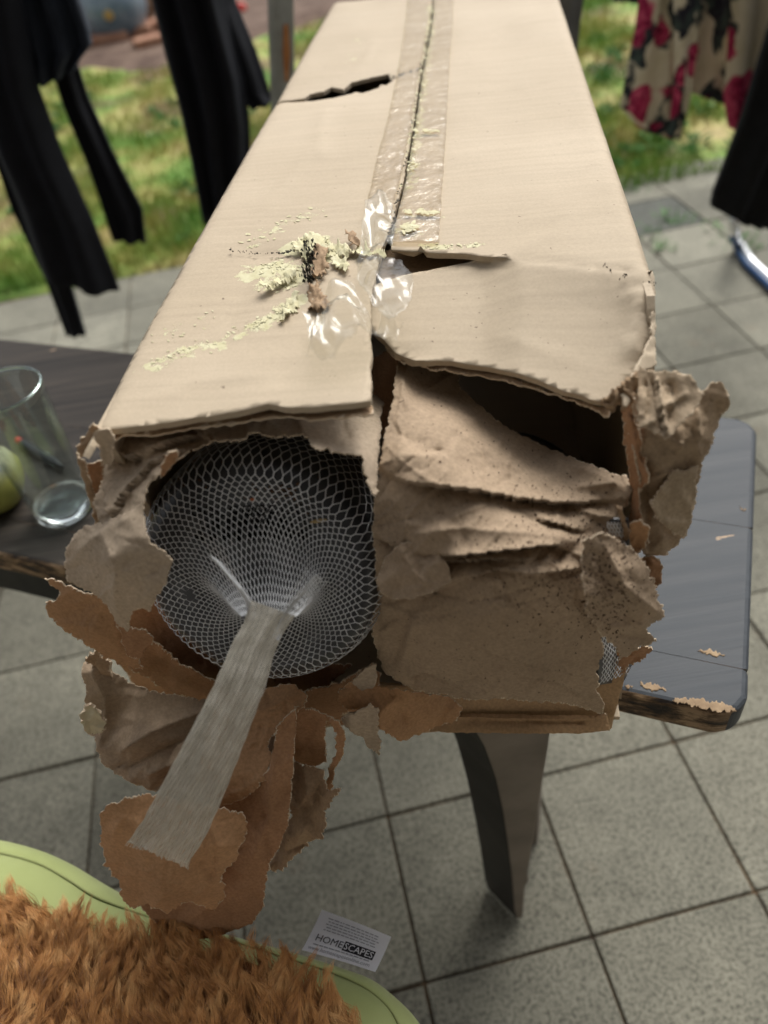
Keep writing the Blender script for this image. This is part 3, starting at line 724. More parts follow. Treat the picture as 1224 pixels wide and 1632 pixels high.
lathe('glass_base', [(0, .0015), (r0 * .55, .0012), (r0 * .80, 0), (r0 * .93, .002), (rk(.006), .006), (rk(.0175), .0175), (rk(.0175) - .002, .0178), (r0 * .75, .0140), (r0 * .35, .0122), (0, .0120)], glass_mat('clear_glass'), gl, gb, n=64)
lathe('glass_rim', [(rt - .0022, GZ - .002), (rt + .0001, GZ - .002), (rt + .0003, GZ), (rt - .0010, GZ + .0012), (rt - .0023, GZ), (rt - .0022, GZ - .002)], glass_mat('rim_glass'), gl, gb, n=64)
fr = empty('green_fruit', onz(-4, 800, TZ), 'yellow green round fruit with a pale mottled top behind the glass', 'fruit')
M_fruit = bpy.data.materials.new('fruit_skin'); M_fruit.use_nodes = True; t = M_fruit.node_tree; b = t.nodes['Principled BSDF']; b.inputs['Roughness'].default_value = .45
gq = t.nodes.new('ShaderNodeNewGeometry'); sx = t.nodes.new('ShaderNodeSeparateXYZ'); t.links.new(gq.outputs['Position'], sx.inputs[0])
mr = t.nodes.new('ShaderNodeMapRange'); mr.inputs[1].default_value = TZ + .045; mr.inputs[2].default_value = TZ + .062; t.links.new(sx.outputs['Z'], mr.inputs[0])
base = mix(t, ramp(t, nz(t, 12, 4), [(.3, (.22, .23, .045)), (.7, (.34, .34, .09))]), ramp(t, nz(t, 35, 4), [(.42, (.10, .12, .10)), (.5, (.38, .38, .22)), (.66, (.48, .47, .32))]), mr.outputs[0])
t.links.new(base, b.inputs['Base Color']); bump(t, b, nz(t, 60, 4), .001, .6)
lathe('fruit_body', [(0, .002), (.021, 0), (.037, .007), (.047, .024), (.049, .041), (.043, .058), (.031, .071), (.016, .076), (.007, .072), (0, .068)], M_fruit, fr, fr.location, n=36, wob=lambda a, h: 1 + .03 * math.sin(a * 3) + .02 * math.sin(a * 5 + 1))
V, F = tube_data([fr.location + Vector((0, 0, .064)), fr.location + Vector((.002, 0, .076)), fr.location + Vector((.006, 0, .084))], [.002, .0016, .002], 7); link('stalk', V, F, M_log, fr)
pa, pb = onz(36, 706, TZ + .007), onz(100, 745, TZ + .007)
pn = empty('pen', (pa + pb) / 2 - Vector((0, 0, .007)), 'short black pen with a red end lying behind the glass', 'pen')
dv = (pb - pa)
V, F = tube_data([pa, pa + dv * .02, pa + dv * .8, pa + dv * .86, pb], [.0055, .0062, .0062, .004, .0025], 12); link('barrel', V, F, simple('black_plastic', (.012, .014, .018), (.02, .022, .026), 9, .35), pn)
V, F = tube_data([pa - dv * .14, pa - dv * .001], [.0045, .005], 12); link('cap', V, F, simple('red_cap', (.45, .04, .03), (.5, .06, .04), 9, .4), pn)

# ------------------------------------------------------------------ CARDBOARD BOX
ZT = .975; AL, AR, BF, BB = -.241, .108, .355, 1.452
box = empty('cardboard_box', ab((AL + AR) / 2, (BF + BB) / 2, TZ), 'long torn cardboard box with open end, standing across the table', 'cardboard box')
def AB(px, py, z=ZT):
    p = onz(px, py, z); return (p.dot(N), p.dot(U))
K = 1000.0
def abp(px, py): a, b = AB(px, py); return (a * K, b * K)
# walls (board 5 mm thick)
def board(name, quad, ext, mt=None): return prism(name, quad, ext, mt or M_card, box, .001)
WT = .005
board('bottom', [ab(AL + WT, BF + .01, TZ + .001), ab(AR - WT, BF + .01, TZ + .001), ab(AR - WT, BB - WT, TZ + .001), ab(AL + WT, BB - WT, TZ + .001)], (0, 0, WT))
board('back', [ab(AL, BB, TZ + .001), ab(AR, BB, TZ + .001), ab(AR, BB, ZT - .006), ab(AL, BB, ZT - .006)], -U * WT)
def wall(name, a, outline, sgn, seed, jag=2.5):
    # outline in (b, z) mm
    return sheet(name, outline, lambda x, y: ab(a + .0008 * noise.noise(Vector((x * .01, y * .01, seed))), x / K, y / K), M_card, box, res=9, jag=jag, seed=seed, D=N * sgn, thick=WT, smooth_edges=(0, 1, 2))
zt = (ZT - .0062) * K; z0 = (TZ + .0062) * K
wall('side_panel', AL + WT + .0015, [(BF * K + 4, z0), ((BB - .006) * K, z0), ((BB - .006) * K, zt), (BF * K - 6, zt), (BF * K + 3, zt - 40), (BF * K + 10, zt - 90), (BF * K + 0, zt - 160), (BF * K + 8, zt - 230)], -1, 21)
wall('side_panel', AR - WT - .0015, [(BF * K + 28, z0), ((BB - .006) * K, z0), ((BB - .006) * K, zt), (470, zt), (440, zt - 40), (425, zt - 110), (418, zt - 170), (400, zt - 230), (BF * K + 40, zt - 280)], 1, 22)
# top: left panel with the long slot torn in it
def und(x, y, s=0): return .0022 * noise.noise(Vector((x * .006, y * .004, s))) + .0012 * noise.noise(Vector((x * .02, y * .012, s + 5)))
def topsurf(x, y):
    z = ZT + und(x, y)
    if y < 560: z -= .004 * ((560 - y) / 200) ** 2
    eL = x - AL * K                                                     # round the long edges over
    if eL < 10: z -= .004 * (1 - eL / 10) ** 2
    eR = AR * K - x
    if eR < 10: z -= .004 * (1 - eR / 10) ** 2
    return ab(x / K, y / K, z)
seam = [(697, -120), (688, 30), (672, 120), (660, 200), (648, 270), (640, 310), (630, 350), (612, 392)]
sm_ab = [abp(*p) for p in seam]; sa0 = sm_ab[0][0]
left_out = [(AL * K, BB * K), (sa0 - 1.5, BB * K)] + [(a - 1.2, b) for a, b in sm_ab] + [abp(600, 430), abp(592, 470), abp(590, 520), abp(590, 580), abp(590, 632), abp(560, 637), abp(500, 641), abp(450, 641), abp(425, 636), abp(370, 647), abp(300, 655), abp(240, 665), abp(150, 676), abp(128, 700), (AL * K, 352)]
left_out[-1] = (AL * K, abp(120, 705)[1])
slot = [abp(*p) for p in ((455, 162), (440, 164), (436, 162), (455, 159), (484, 156), (495, 150), (515, 146), (528, 139), (548, 142), (560, 132), (590, 124), (618, 118), (625, 128), (616, 136), (606, 134), (603, 140), (578, 148), (568, 146), (560, 149), (530, 157), (505, 160))]
nsm = len(sm_ab)
def z_creases(): return [
    ([abp(*p) for p in ((365, 408), (420, 404), (470, 400), (560, 398))], -.003, 9),
    ([abp(*p) for p in ((520, 170), (510, 215), (512, 260))], .002, 8), ([abp(*p) for p in ((505, 230), (450, 300), (400, 345))], .0018, 8),
    ([abp(*p) for p in ((445, 160), (500, 158), (625, 125), (660, 118))], -.0022, 8),
    ([abp(*p) for p in ((600, 60), (580, 100), (560, 118))], .0016, 7),
    ([abp(*p) for p in ((405, 425), (380, 480), (355, 530))], -.002, 7), ([abp(*p) for p in ((470, 560), (430, 610))], -.0014, 6),
    ([abp(*p) for p in ((200, 640), (320, 600), (450, 590))], .0014, 10)]
sheet('top_panel', left_out, topsurf, M_card, box, res=5.5, jag=.6, seed=31, D=(0, 0, 1), creases=z_creases(), small=.0002, smallsp=30, big=.0005, bigsp=120, thick=.0042, holes=[slot], smooth_edges=(0, 1, len(left_out) - 1), keep='top')
# second ply of the lip (frayed liner under the left lip)
sheet('inner_ply', [abp(*p) for p in ((150, 676), (240, 664), (370, 648), (430, 640), (500, 642), (588, 636), (586, 600), (400, 600), (200, 630))], lambda x, y: topsurf(x, y) - Vector((0, 0, .0075)), M_flute, box, fibre=True, res=5, jag=1.8, seed=33, D=(0, 0, 1), small=.0012, smallsp=14, thick=.0012)
# top: right panel, creased and drooping towards the torn end; a slit runs in from the seam along the crease
def flapz(px, py):
    zc = topsurf(*abp(px, py)).z; t = (py - (404 + (px - 700) * .072)) / 220.0
    if t <= 0: return onz(px, py, zc)
    s_ = max(0, (px - 600) / 420.0); g_ = max(0, min(1, (830 - px) / 60.0)) * min(1, t * 16)
    return onz(px, py, zc - .0055 * g_ - .034 * t * (.30 + .9 * s_) - .003 * math.sin(min(t, 1) * 3))
def rightsurf(x, y):
    if y > 640: return topsurf(x, y)
    p = topsurf(x, y); px, py = proj(ab(x / K, y / K, ZT))
    if py < 404 + (px - 700) * .072: return p
    return flapz(px, py)
flap_px = [(1044, 470), (1040, 540), (1012, 592), (1002, 600), (990, 625), (975, 642), (955, 640), (900, 622), (840, 600), (780, 585), (720, 575), (660, 572), (630, 558), (612, 540), (596, 528), (580, 508), (576, 480), (586, 460), (606, 452), (640, 440), (720, 424), (790, 412), (806, 410.5), (790, 409), (740, 405), (680, 402), (628, 402), (622, 400)]
right_out = [(sa0 + 1.5, BB * K), (AR * K, BB * K), (AR * K, 484)] + [abp(*p) for p in flap_px] + [(a + 1.2, b) for a, b in sm_ab[::-1][1:]]
sheet('top_panel', right_out, rightsurf, M_card, box, res=5.5, jag=.7, seed=35, D=(0, 0, 1), small=.0003, smallsp=34, big=.0006, bigsp=110, thick=.0042, smooth_edges=(0, 1, 2, len(right_out) - 1), rnd=14, rh=.0012, rw=1.2,
      creases=[([abp(*p) for p in ((806, 410), (900, 417), (1040, 430))], -.0025, 5), ([abp(*p) for p in ((1022, 455), (1018, 520), (1004, 590))], .007, 7), ([abp(*p) for p in ((610, 545), (640, 560), (700, 570))], -.003, 6), ([abp(*p) for p in ((760, 520), (860, 560), (960, 590))], .0016, 12), ([abp(*p) for p in ((1010, 500), (1040, 510))], -.003, 5), ([abp(*p) for p in ((590, 470), (620, 500), (650, 510))], -.002, 9)], keep='top2')
sheet('inner_ply', [(612, 540), (640, 566), (720, 580), (800, 592), (860, 608), (930, 632), (972, 652), (975, 640), (900, 618), (800, 580), (700, 565), (640, 550)], lambda x, y: flapz(x, y) - Vector((0, 0, .0065)), M_flute, box, fibre=True, res=4, jag=1.5, seed=38, small=.001, smallsp=14, thick=.001, D=(0, 0, 1))
# inner layer seen in the gap behind the crease
sheet('inner_flap', [(610, 400), (700, 402), (800, 404), (800, 425), (720, 455), (620, 470), (600, 440)], lambda x, y: onz(x, y, ZT - .016), M_flute, box, res=8, jag=1, seed=39, D=(0, 0, 1), small=.001, smallsp=30, thick=.003)
# crushed outer side strip below the right corner
def sidestrip(x, y): return psurf([(1044, 445, .482), (1046, 585, .425), (1003, 600, .392), (1022, 470, .47), (1010, 640, .385), (1040, 620, .405)])(x, y)
sheet('crushed_corner', [(1041, 462), (1045, 490), (1046, 580), (1030, 590), (1012, 600), (1006, 640), (998, 648), (990, 630), (1008, 596), (1036, 540), (1040, 470)], sidestrip, M_card, box, res=4, jag=2.0, seed=41, small=.0012, smallsp=12, thick=.0010, rnd=14, rh=.0015, rw=.6)
# mangled board knot at the corner
sheet('torn_knot', [(960, 640), (985, 618), (1000, 600), (1015, 596), (1020, 622), (1006, 640), (996, 652), (985, 640), (978, 656), (968, 652)], psurf([(960, 640, .372), (1015, 600, .392), (1000, 650, .382)]), M_flute, box, res=2.6, jag=2, seed=43, small=.004, smallsp=7, thick=.0012, rnd=25, rh=.005, rw=.6)
# low front lip of the box
def front(px, py, b=.356): return onb(px, py, b)
fl_ = [(600, 1090), (740, 1098), (960, 1085), (990, 1040), (1000, 1060), (975, 1162), (940, 1166), (760, 1166), (600, 1160)]
sheet('front_lip', fl_, psurf([(600, 1100, .372), (980, 1050, .372), (970, 1162, .356), (600, 1160, .352)]), kraft('warm_card', (.50, .335, .19), .2), box, res=7, jag=1.0, seed=45, thick=.004, big=.002, bigsp=80)
sheet('front_lip', [(640, 1146), (700, 1142), (900, 1147), (940, 1144), (968, 1138), (972, 1164), (930, 1169), (800, 1169), (640, 1166)], psurf([(640, 1146, .352), (960, 1140, .352), (640, 1168, .343), (960, 1168, .343)]), kraft('warm_card2', (.46, .30, .165), .2), box, res=5, jag=.9, seed=46, thick=.004, creases=[([(730, 1150), (935, 1153)], -.006, 3)])
# left torn corner: layers of board end grain
for k, (ol, b_, mt) in enumerate((
    ([(118, 712), (135, 690), (152, 676), (162, 684), (150, 705), (134, 728), (124, 732)], .352, M_flute),
    ([(118, 722), (136, 735), (150, 790), (160, 830), (150, 838), (144, 800), (132, 760)], .345, M_flute),
    ([(150, 690), (175, 684), (184, 700), (178, 742), (165, 740), (158, 715)], .342, M_kraft2),
    ([(140, 740), (158, 735), (170, 770), (172, 815), (160, 835), (150, 790)], .352, M_orange2),
    ([(158, 740), (176, 745), (182, 790), (172, 818), (166, 780)], .36, M_flute))):
    sheet('torn_layer', ol, psurf(b_), mt, box, fibre=True, res=3, jag=1.6, seed=50 + k, small=.003, smallsp=10, thick=.0012)
# tape along the seam
M_tape = film('packing_tape', (.93, .90, .84), .02, .05, .20, .004, 45); M_film = film('clear_film', (.965, .965, .95), .02, .035, .13, .0006, 60)
def lift(h): return lambda x, y: topsurf(x, y) + Vector((0, 0, h))
tl = [(a - 3, b) for a, b in sm_ab[:7]]
tle = [abp(*p) for p in ((655, -120), (648, 30), (636, 110), (620, 190), (598, 270), (584, 340))]
sheet('tape', tl + tle[::-1], lift(.0034), M_tape, box, res=7, jag=.4, seed=61, D=(0, 0, 1), small=.0006, smallsp=18, thick=.0002)
tr_ = [(a + 2, b) for a, b in sm_ab[:8]]
tre = [abp(*p) for p in ((728, -120), (722, 30), (716, 110), (712, 200), (706, 290), (700, 392))]
sheet('tape', tr_ + tre[::-1], lift(.0030), M_tape, box, res=7, jag=.4, seed=62, D=(0, 0, 1), small=.0004, smallsp=22, thick=.0002)
# loose crumpled tape
sheet('loose_tape', [(585, 310), (605, 300), (625, 315), (632, 350), (628, 395), (612, 402), (572, 405), (578, 360)], lambda x, y: onz(x, y, ZT + .010), M_film, box, res=4, jag=1.5, seed=63, D=(0, 0, 1), small=.004, smallsp=12, big=.009, bigsp=26, thick=.0002)
sheet('loose_tape', [(480, 490), (500, 500), (520, 470), (560, 455), (575, 480), (600, 505), (640, 490), (622, 520), (595, 540), (560, 556), (518, 566), (505, 565), (482, 545), (495, 540), (488, 515)], lambda x, y: onz(x, y, ZT + .014), M_film, box, res=4, jag=1.8, seed=64, D=(0, 0, 1), small=.006, smallsp=14, big=.014, bigsp=30, thick=.0002)
sheet('loose_tape', [(565, 405), (600, 398), (640, 408), (660, 440), (650, 480), (620, 510), (590, 470), (570, 440)], lambda x, y: onz(x, y, ZT + .012), M_film, box, res=4, jag=1.4, seed=65, D=(0, 0, 1), small=.003, smallsp=14, big=.006, bigsp=40, thick=.0002)
# pale yellow green paper residue scraped over the board: amount per vertex, broken up by noise in the material
RES = [([(235, 580), (300, 556), (360, 538), (420, 512), (475, 478)], .50, 16), ([(400, 520), (445, 500), (480, 475)], .62, 10), ([(225, 545), (290, 520), (335, 512)], .40, 20), ([(400, 390), (440, 360), (500, 338)], .46, 18),
       ([(405, 432), (450, 425), (470, 445), (430, 450)], .58, 22), ([(470, 392), (505, 384), (520, 410)], .68, 16), ([(540, 412), (580, 408)], .5, 10), ([(640, 345), (705, 347)], .62, 4), ([(640, 368), (665, 376)], .62, 8),
       ([(672, 393), (735, 394), (765, 388)], .58, 7), ([(690, 10), (682, 80), (672, 150), (660, 230), (652, 300)], .54, 8), ([(655, 212), (700, 214)], .62, 4), ([(600, 440), (680, 432)], .45, 10), ([(570, 60), (560, 100)], .40, 14)]
RES = [([abp(*p) for p in L], a_, w_ * 1.2) for L, a_, w_ in RES]
for key in ('top', 'top2'):
    P = SHEET_PTS[key]; ob = SHEET_OBJ[key]; X_ = np.array([q[2].x for q in P]); Y_ = np.array([q[2].y for q in P]); r_ = np.zeros(len(P))
    for L, a_, w_ in RES:
        wl = w_ * (1.0 if L[0][1] < 1000 else 1.6); q, _ = plvec(X_, Y_ * 1.0, L); r_ = np.maximum(r_, a_ * np.exp(-(q / wl) ** 2))
    at = ob.data.attributes.new('residue', 'FLOAT', 'POINT'); at.data.foreach_set('value', np.concatenate([r_, np.zeros(len(ob.data.vertices) - len(r_))]).astype(np.float32))
#
def flaky():
    m, t, b = mat('paper_residue', (.62, .60, .36), .9, .1)
    t.links.new(ramp(t, nz(t, 120, 4), [(.3, (.54, .50, .31)), (.7, (.64, .61, .43))]), b.inputs['Base Color']); bump(t, b, nz(t, 160, 4), .0015, .8); return m
M_flaky = flaky()
def make_kd(key):
    P = SHEET_PTS[key]; kd = KDTree(len(P))
    for i, (p, _, _) in enumerate(P): kd.insert(Vector((p.x, p.y, 0)), i)
    kd.balance(); return kd
KDS = {}
def onpanel(x, y):
    """point on the real, slightly warped top of the box"""
    p = topsurf(*abp(x, y)); best = None
    for key in ('top', 'top2'):
        if key not in KDS: KDS[key] = make_kd(key)
        co, i, d = KDS[key].find(Vector((p.x, p.y, 0)))
        if best is None or d < best[0]: best = (d, SHEET_PTS[key][i][0].z)
    return Vector((p.x, p.y, best[1]))
def patchy(rs_, pts, n_, spread, size, h=.0012, mt=M_flaky, name='paper_residue', amp=.0002, surf=None):
    """scraps: many small ragged flakes joined in one residue part, scattered along a polyline"""
    V = []; F = []
    for _ in range(n_):
        i = rs_.randrange(len(pts) - 1); t_ = rs_.random(); px = pts[i][0] * (1 - t_) + pts[i + 1][0] * t_ + rs_.gauss(0, spread); py = pts[i][1] * (1 - t_) + pts[i + 1][1] * t_ + rs_.gauss(0, spread * .6)
        s_ = size * rs_.uniform(.3, 1.3); k = rs_.randint(6, 9); a0 = rs_.uniform(0, PI); el = rs_.uniform(.35, .8); b0 = len(V)
        zz = h + rs_.uniform(0, amp)
        for q in range(k):
            a = 2 * PI * q / k; r_ = s_ * rs_.uniform(.55, 1.2); x = px + r_ * math.cos(a) * math.cos(a0) - r_ * el * math.sin(a) * math.sin(a0) * .7; y = py + (r_ * math.cos(a) * math.sin(a0) + r_ * el * math.sin(a) * math.cos(a0)) * .6
            P = (surf or onpanel)(x, y); V.append(P + Vector((0, 0, zz + rs_.uniform(0, amp))))
        c_ = sum((V[b0 + q] for q in range(k)), Vector()) / k; V.append(c_ + Vector((0, 0, amp * .5)))
        for q in range(k): F.append((b0 + q, b0 + (q + 1) % k, b0 + k))
    o = recalc(link(name, V, F, mt, box, False)); o['kind'] = 'stuff'; return o
rr = random.Random(5)
patchy(rr, [(245, 575), (300, 555), (360, 535), (420, 508), (470, 478)], 70, 8, 4, .0002)
patchy(rr, [(400, 520), (440, 498), (480, 470)], 40, 5, 5, .0003)
patchy(rr, [(235, 545), (290, 520), (335, 510)], 20, 14, 3, .0002)
patchy(rr, [(400, 385), (440, 360), (500, 338)], 30, 12, 4, .0002)
patchy(rr, [(405, 435), (450, 412), (465, 440), (425, 462)], 70, 11, 5, .0002)
patchy(rr, [(480, 385), (510, 390), (505, 430)], 120, 8, 6, .0004)
patchy(rr, [(640, 345), (700, 347)], 40, 2, 6, .0034); patchy(rr, [(645, 372), (660, 370)], 40, 5, 6, .0034); patchy(rr, [(672, 392), (730, 392), (765, 388)], 30, 3.5, 4, .0003)
patchy(rr, [(690, 10), (680, 80), (672, 150), (660, 230), (655, 280)], 60, 4, 3.5, .0034); patchy(rr, [(655, 212), (700, 214)], 26, 1.6, 5, .0034)
# dark scratches and crumbs along the seam
M_dark = simple('dark_fibre', (.03, .028, .022), (.07, .065, .05), 60, .95)
# torn-up flakes standing round the hole
for k, (ol, zz, mt) in enumerate((
    ([(466, 395), (500, 378), (520, 382), (525, 410), (505, 418), (480, 412)], .006, M_flaky), ([(500, 405), (520, 398), (525, 430), (515, 450), (500, 440)], .009, M_flute),
    ([(415, 465), (455, 445), (470, 430), (475, 445), (450, 460), (425, 470)], .006, M_flaky), ([(520, 402), (560, 398), (615, 405), (612, 412), (560, 412), (525, 412)], .008, M_flaky),
    ([(528, 415), (550, 418), (560, 432), (552, 440), (530, 428)], .008, M_flaky), ([(488, 470), (500, 440), (515, 470), (530, 490), (505, 500), (490, 492)], .003, M_flute),
    ([(553, 382), (566, 380), (572, 392), (562, 402)], .010, M_flute), ([(455, 480), (475, 470), (470, 500), (450, 515)], .005, M_flaky))):
    sheet('torn_flake', ol, (lambda q: (lambda x, y: topsurf(*abp(x, y)) + Vector((0, 0, q * .6))))(zz), mt, box, res=2.4, jag=4.2, seed=70 + k, D=(0, 0, 1), small=.0025, smallsp=6, big=.004, bigsp=16, thick=.0005)
patchy(rr, [(490, 400), (500, 430), (492, 460), (500, 470)], 130, 5, 3.2, .006, M_dark, 'dark_fibres', .004)
patchy(rr, [(622, 124), (668, 112)], 26, 1.0, 2.2, .0004, M_dark, 'dark_fibres', .0006)
patchy(rr, [(440, 404), (470, 402)], 26, 3, 4, .0026, M_dark, 'dark_fibres', .001); patchy(rr, [(366, 404), (440, 405)], 24, 1.5, 2.2, .0024, M_dark, 'dark_fibres', .001)
patchy(rr, [(640, 300), (632, 345), (618, 392)], 40, 1.6, 2.6, .003, M_dark, 'dark_fibres', .001); patchy(rr, [(690, 15), (668, 140), (645, 280)], 60, 1.2, 2.4, .0042, M_dark, 'dark_fibres', .001)
fz = lambda x, y: flapz(x, y)
patchy(rr, [(960, 428), (974, 442)], 7, 1.2, 2.5, .0015, M_dark, 'dark_fibres', .002, fz); patchy(rr, [(990, 450), (998, 446)], 8, 1.5, 2.5, .0015, M_dark, 'dark_fibres', .002, fz)
patchy(rr, [(1020, 455), (1042, 460), (1030, 480)], 12, 2, 1.8, .0015, M_dark, 'dark_fibres', .002, fz); patchy(rr, [(700, 480), (940, 560)], 30, 40, 1.1, .0012, M_dark, 'dark_fibres', .0004, fz)

# ------------------------------------------------------------------ POTS in netting
POT_M = simple('black_pot_plastic', (.030, .032, .037), (.055, .059, .066), 24, .30, .0006, 60, .5)
M_net = simple('net_plastic', (.70, .72, .74), (.82, .84, .86), 60, .35, 0, 0, .6)
def pot(cpx, bdepth, label, name='plant_pot', detail=True, R0=.0825, nrm=None):
    C0 = onb(cpx[0], cpx[1], bdepth); nv = nrm
    e2 = (Vector((0, 0, 1)) - nv * nv.z).normalized(); e1 = e2.cross(nv) * -1
    if e1.dot(N) < 0: e1 = -e1
    root = empty(name, C0, label, 'plant pot', 'netted plant pots in the box')
    # pot: bottom disc faces out, wall flares backwards
    prof = [(0, 0), (R0 * .55, 0), (R0 * .60, .002), (R0 * .86, .002), (R0 * .93, -.001), (R0 * .985, -.007), (R0 * 1.0, -.014), (R0 * 1.05, -.10), (R0 * 1.09, -.17), (R0 * 1.02, -.17)]
    lathe('pot_body', prof, POT_M, root, C0, nv, n=56)
    if detail:
        # drainage holes: dark cells with raised frames near the rim
        M_hole = simple('hole_dark', (.002, .002, .002), (.004, .004, .004), 5, .9)
        for ii in range(-4, 5):
            for jj in range(0, 3):
                x = (ii + .5 * (jj % 2)) * .0088; y = .030 + jj * .0088
                if x * x + y * y > (.060) ** 2: continue
                P = C0 + e1 * x + e2 * y
                lathe('drain_hole', [(.0034, .0012), (.0037, .0026), (.0030, .0026), (.0028, .0006), (0, .0005)], M_hole, root, P + nv * .0005, nv, n=8)
    return root, C0, nv, e1, e2
nvec = (-U * .91 + Vector((0, 0, .41))).normalized()
p1, C1, nv, e1, e2 = pot((411, 917), .331, 'black plant pot in white netting showing through torn paper, left in the box', nrm=nvec)
R0 = .0825
CENT = proj(C1); print('pot centre px', CENT, 'r px', R0 / (C1 - CAM).dot(FW) * FPX, [proj(C1 + e1 * R0), proj(C1 - e1 * R0), proj(C1 + e2 * R0), proj(C1 - e2 * R0)])
# net surface: s = 0 far up the wall ... 1 = gather
G = onb(428, 985, .292)                      # where the netting is gathered
gl_ = G - C1; gx, gy, gz = gl_.dot(e1), gl_.dot(e2), gl_.dot(nv); print('gather', gx, gy, gz)
def netsurf(th, s):
    """th angle, s in [0,1]; wall from 0..0.28, shoulder .28-.36, face .36..1"""
    c_, s_ = math.cos(th), math.sin(th)
    if s < .28:
        t = s / .28; r = R0 * (1.07 - .05 * t) + .0025; h = -.075 * (1 - t) - .012
        sx_ = sy_ = 0
    elif s < .36:
        t = (s - .28) / .08; a = t * PI / 2; r = R0 * .985 - (1 - math.cos(a)) * .010 + .004 * (1 - t); h = -.012 + .016 * math.sin(a); sx_ = sy_ = 0
    else:
        t = (s - .36) / .64; rr0 = R0 * .985 - .010
        r = rr0 * (1 - t) ** 1.05 + .0075 * t; h = .004 + (gz - .004) * (t ** 3.2)
        k = t ** 1.6; sx_ = gx * k; sy_ = gy * k
        # pleats running out of the gather
        pl = .0042 * math.sin(3 * th + .9) * t * (1 - t) * 2.2 + .003 * math.sin(7 * th) * t ** 2 * (1 - t) * 4
        h += pl * 1.2
        # flatten the neck sideways
        q = t ** 4; return C1 + e1 * (sx_ + r * c_ * (1 + 1.3 * q)) + e2 * (sy_ + r * s_ * (1 - .75 * q)) + nv * h
    return C1 + e1 * (sx_ + r * c_) + e2 * (sy_ + r * s_) + nv * h
def build_net(parent, surf, NS=156, rows=34, rad=.00037, th0=0, th1=2 * PI, s0=0., s1=1.):
    V = []; F = []
    for k in range(NS):
        pts = []; rd = []
        for j in range(rows + 1):
            sg = 1 if (j + k) % 2 == 0 else -1
            w = .47 * sg
            th = th0 + (th1 - th0) * (k + .5 + w) / NS
            s = s0 + (s1 - s0) * (j / rows) ** 1.10
            d = (s1 - s0) / rows * .20
            for ss in (s - d, s + d):
                if not s0 <= ss <= s1: continue
                pts.append(surf(th, ss)); rd.append(rad * (1.0 if ss < .8 else .85))
        tube_data(pts, rd, 3, V, F, False)
    return link('net', V, F, M_net, parent)
build_net(p1, netsurf)
# gathered tail of the net: flattened sleeve
def tail_mat():
    m = bpy.data.materials.new('gathered_net'); m.use_nodes = True; t = m.node_tree; b = t.nodes['Principled BSDF']; out = t.nodes['Material Output']
    b.inputs['Roughness'].default_value = .45; b.inputs['Base Color'].default_value = (.50, .48, .42, 1)
    uv = t.nodes.new('ShaderNodeUVMap')
    st = nz(t, 1, 3, uv.outputs[0], map_=((0, 0, 0), (34, 5, 1)), rough_=.75); fine = nz(t, 1, 2, uv.outputs[0], map_=((0, 0, 0), (95, 30, 1)))
    t.links.new(ramp(t, st, [(.3, (.62, .59, .50)), (.6, (.86, .84, .76))]), b.inputs['Base Color'])
    al = ramp(t, fine, [(.36, g3(.08)), (.46, g3(.55))]); t.links.new(al, b.inputs['Alpha'])
    bump(t, b, st, .0008, .8); return m
M_tail = tail_mat()
ctr = [(432, 968, 40, .2925), (428, 983, 34, .2890), (419, 1003, 31, .2835), (405, 1030, 33, .276), (388, 1080, 37, .262), (362, 1140, 41, .246), (335, 1200, 45, .231), (305, 1265, 49, .216), (278, 1320, 51, .204), (250, 1362, 52, .196)]
V = []; F = []; UVs = []; NW = 26; rows = []
sub = 8
for i in range(len(ctr) - 1):
    for k in range(sub + (1 if i == len(ctr) - 2 else 0)):
        t_ = k / sub; rows.append([ctr[i][j] * (1 - t_) + ctr[i + 1][j] * t_ for j in range(4)])
for ri, (x, y, w, b_) in enumerate(rows):
    last = ri == len(rows) - 1
    for lay in (0, 1):
        for k in range(NW + 1):
            u = k / NW * 2 - 1
            # the strip runs down-left, across direction is roughly horizontal
            ex = 9 * noise.noise(Vector((k * .9, lay * 7, 1))) + u * 8 if last else 0
            X = x + w * u * .96; Y = y + w * u * .34 * (1 if y < 1100 else .8) + ex
            bb = b_ - .0035 * (1 - u * u) * (1 if lay == 0 else -1) - .0005 * math.sin(u * 8 + ri * .05) - .0006 * noise.noise(Vector((u * 5, ri * .2, lay)))
            V.append(onb(X, Y, bb)); UVs.append((k / NW, ri / len(rows)))
st_ = 2 * (NW + 1)
for ri in range(len(rows) - 1):
    for lay in (0, 1):
        for k in range(NW):
            a = ri * st_ + lay * (NW + 1) + k; F.append((a, a + 1, a + 1 + st_, a + st_))
    F.append((ri * st_, ri * st_ + NW + 1, (ri + 1) * st_ + NW + 1, (ri + 1) * st_)); F.append((ri * st_ + NW, ri * st_ + st_ - 1, (ri + 1) * st_ + st_ - 1, (ri + 1) * st_ + NW))
tl_ = link('net_tail', V, F, M_tail, p1); uvl = tl_.data.uv_layers.new(name='UVMap')
for lp_ in tl_.data.loops: uvl.data[lp_.index].uv = UVs[lp_.vertex_index]
VV = []; FF = []
for k in range(0, 44):
    u = k / 43 * 2 - 1 + .012 * math.sin(k * 5.1); lay = k % 2; pts = []
    for ri, (x, y, w, b_) in enumerate(rows):
        uu = u + .012 * math.sin(ri * 1.3 + k * 2.1)
        X = x + w * uu * .96; Y = y + w * uu * .34 * (1 if y < 1100 else .8); bb = b_ - .0042 * (1 - uu * uu) - .0005 * math.sin(uu * 8 + ri * .05) - .0004
        pts.append(onb(X, Y, bb))
    if rr.random() < .5: pts = pts[:len(pts) - rr.randint(0, 3)]
    tube_data(pts, .00026, 3, VV, FF, False)
link('net_tail_strands', VV, FF, simple('aged_net', (.60, .57, .49), (.82, .79, .71), 130, .45), p1)
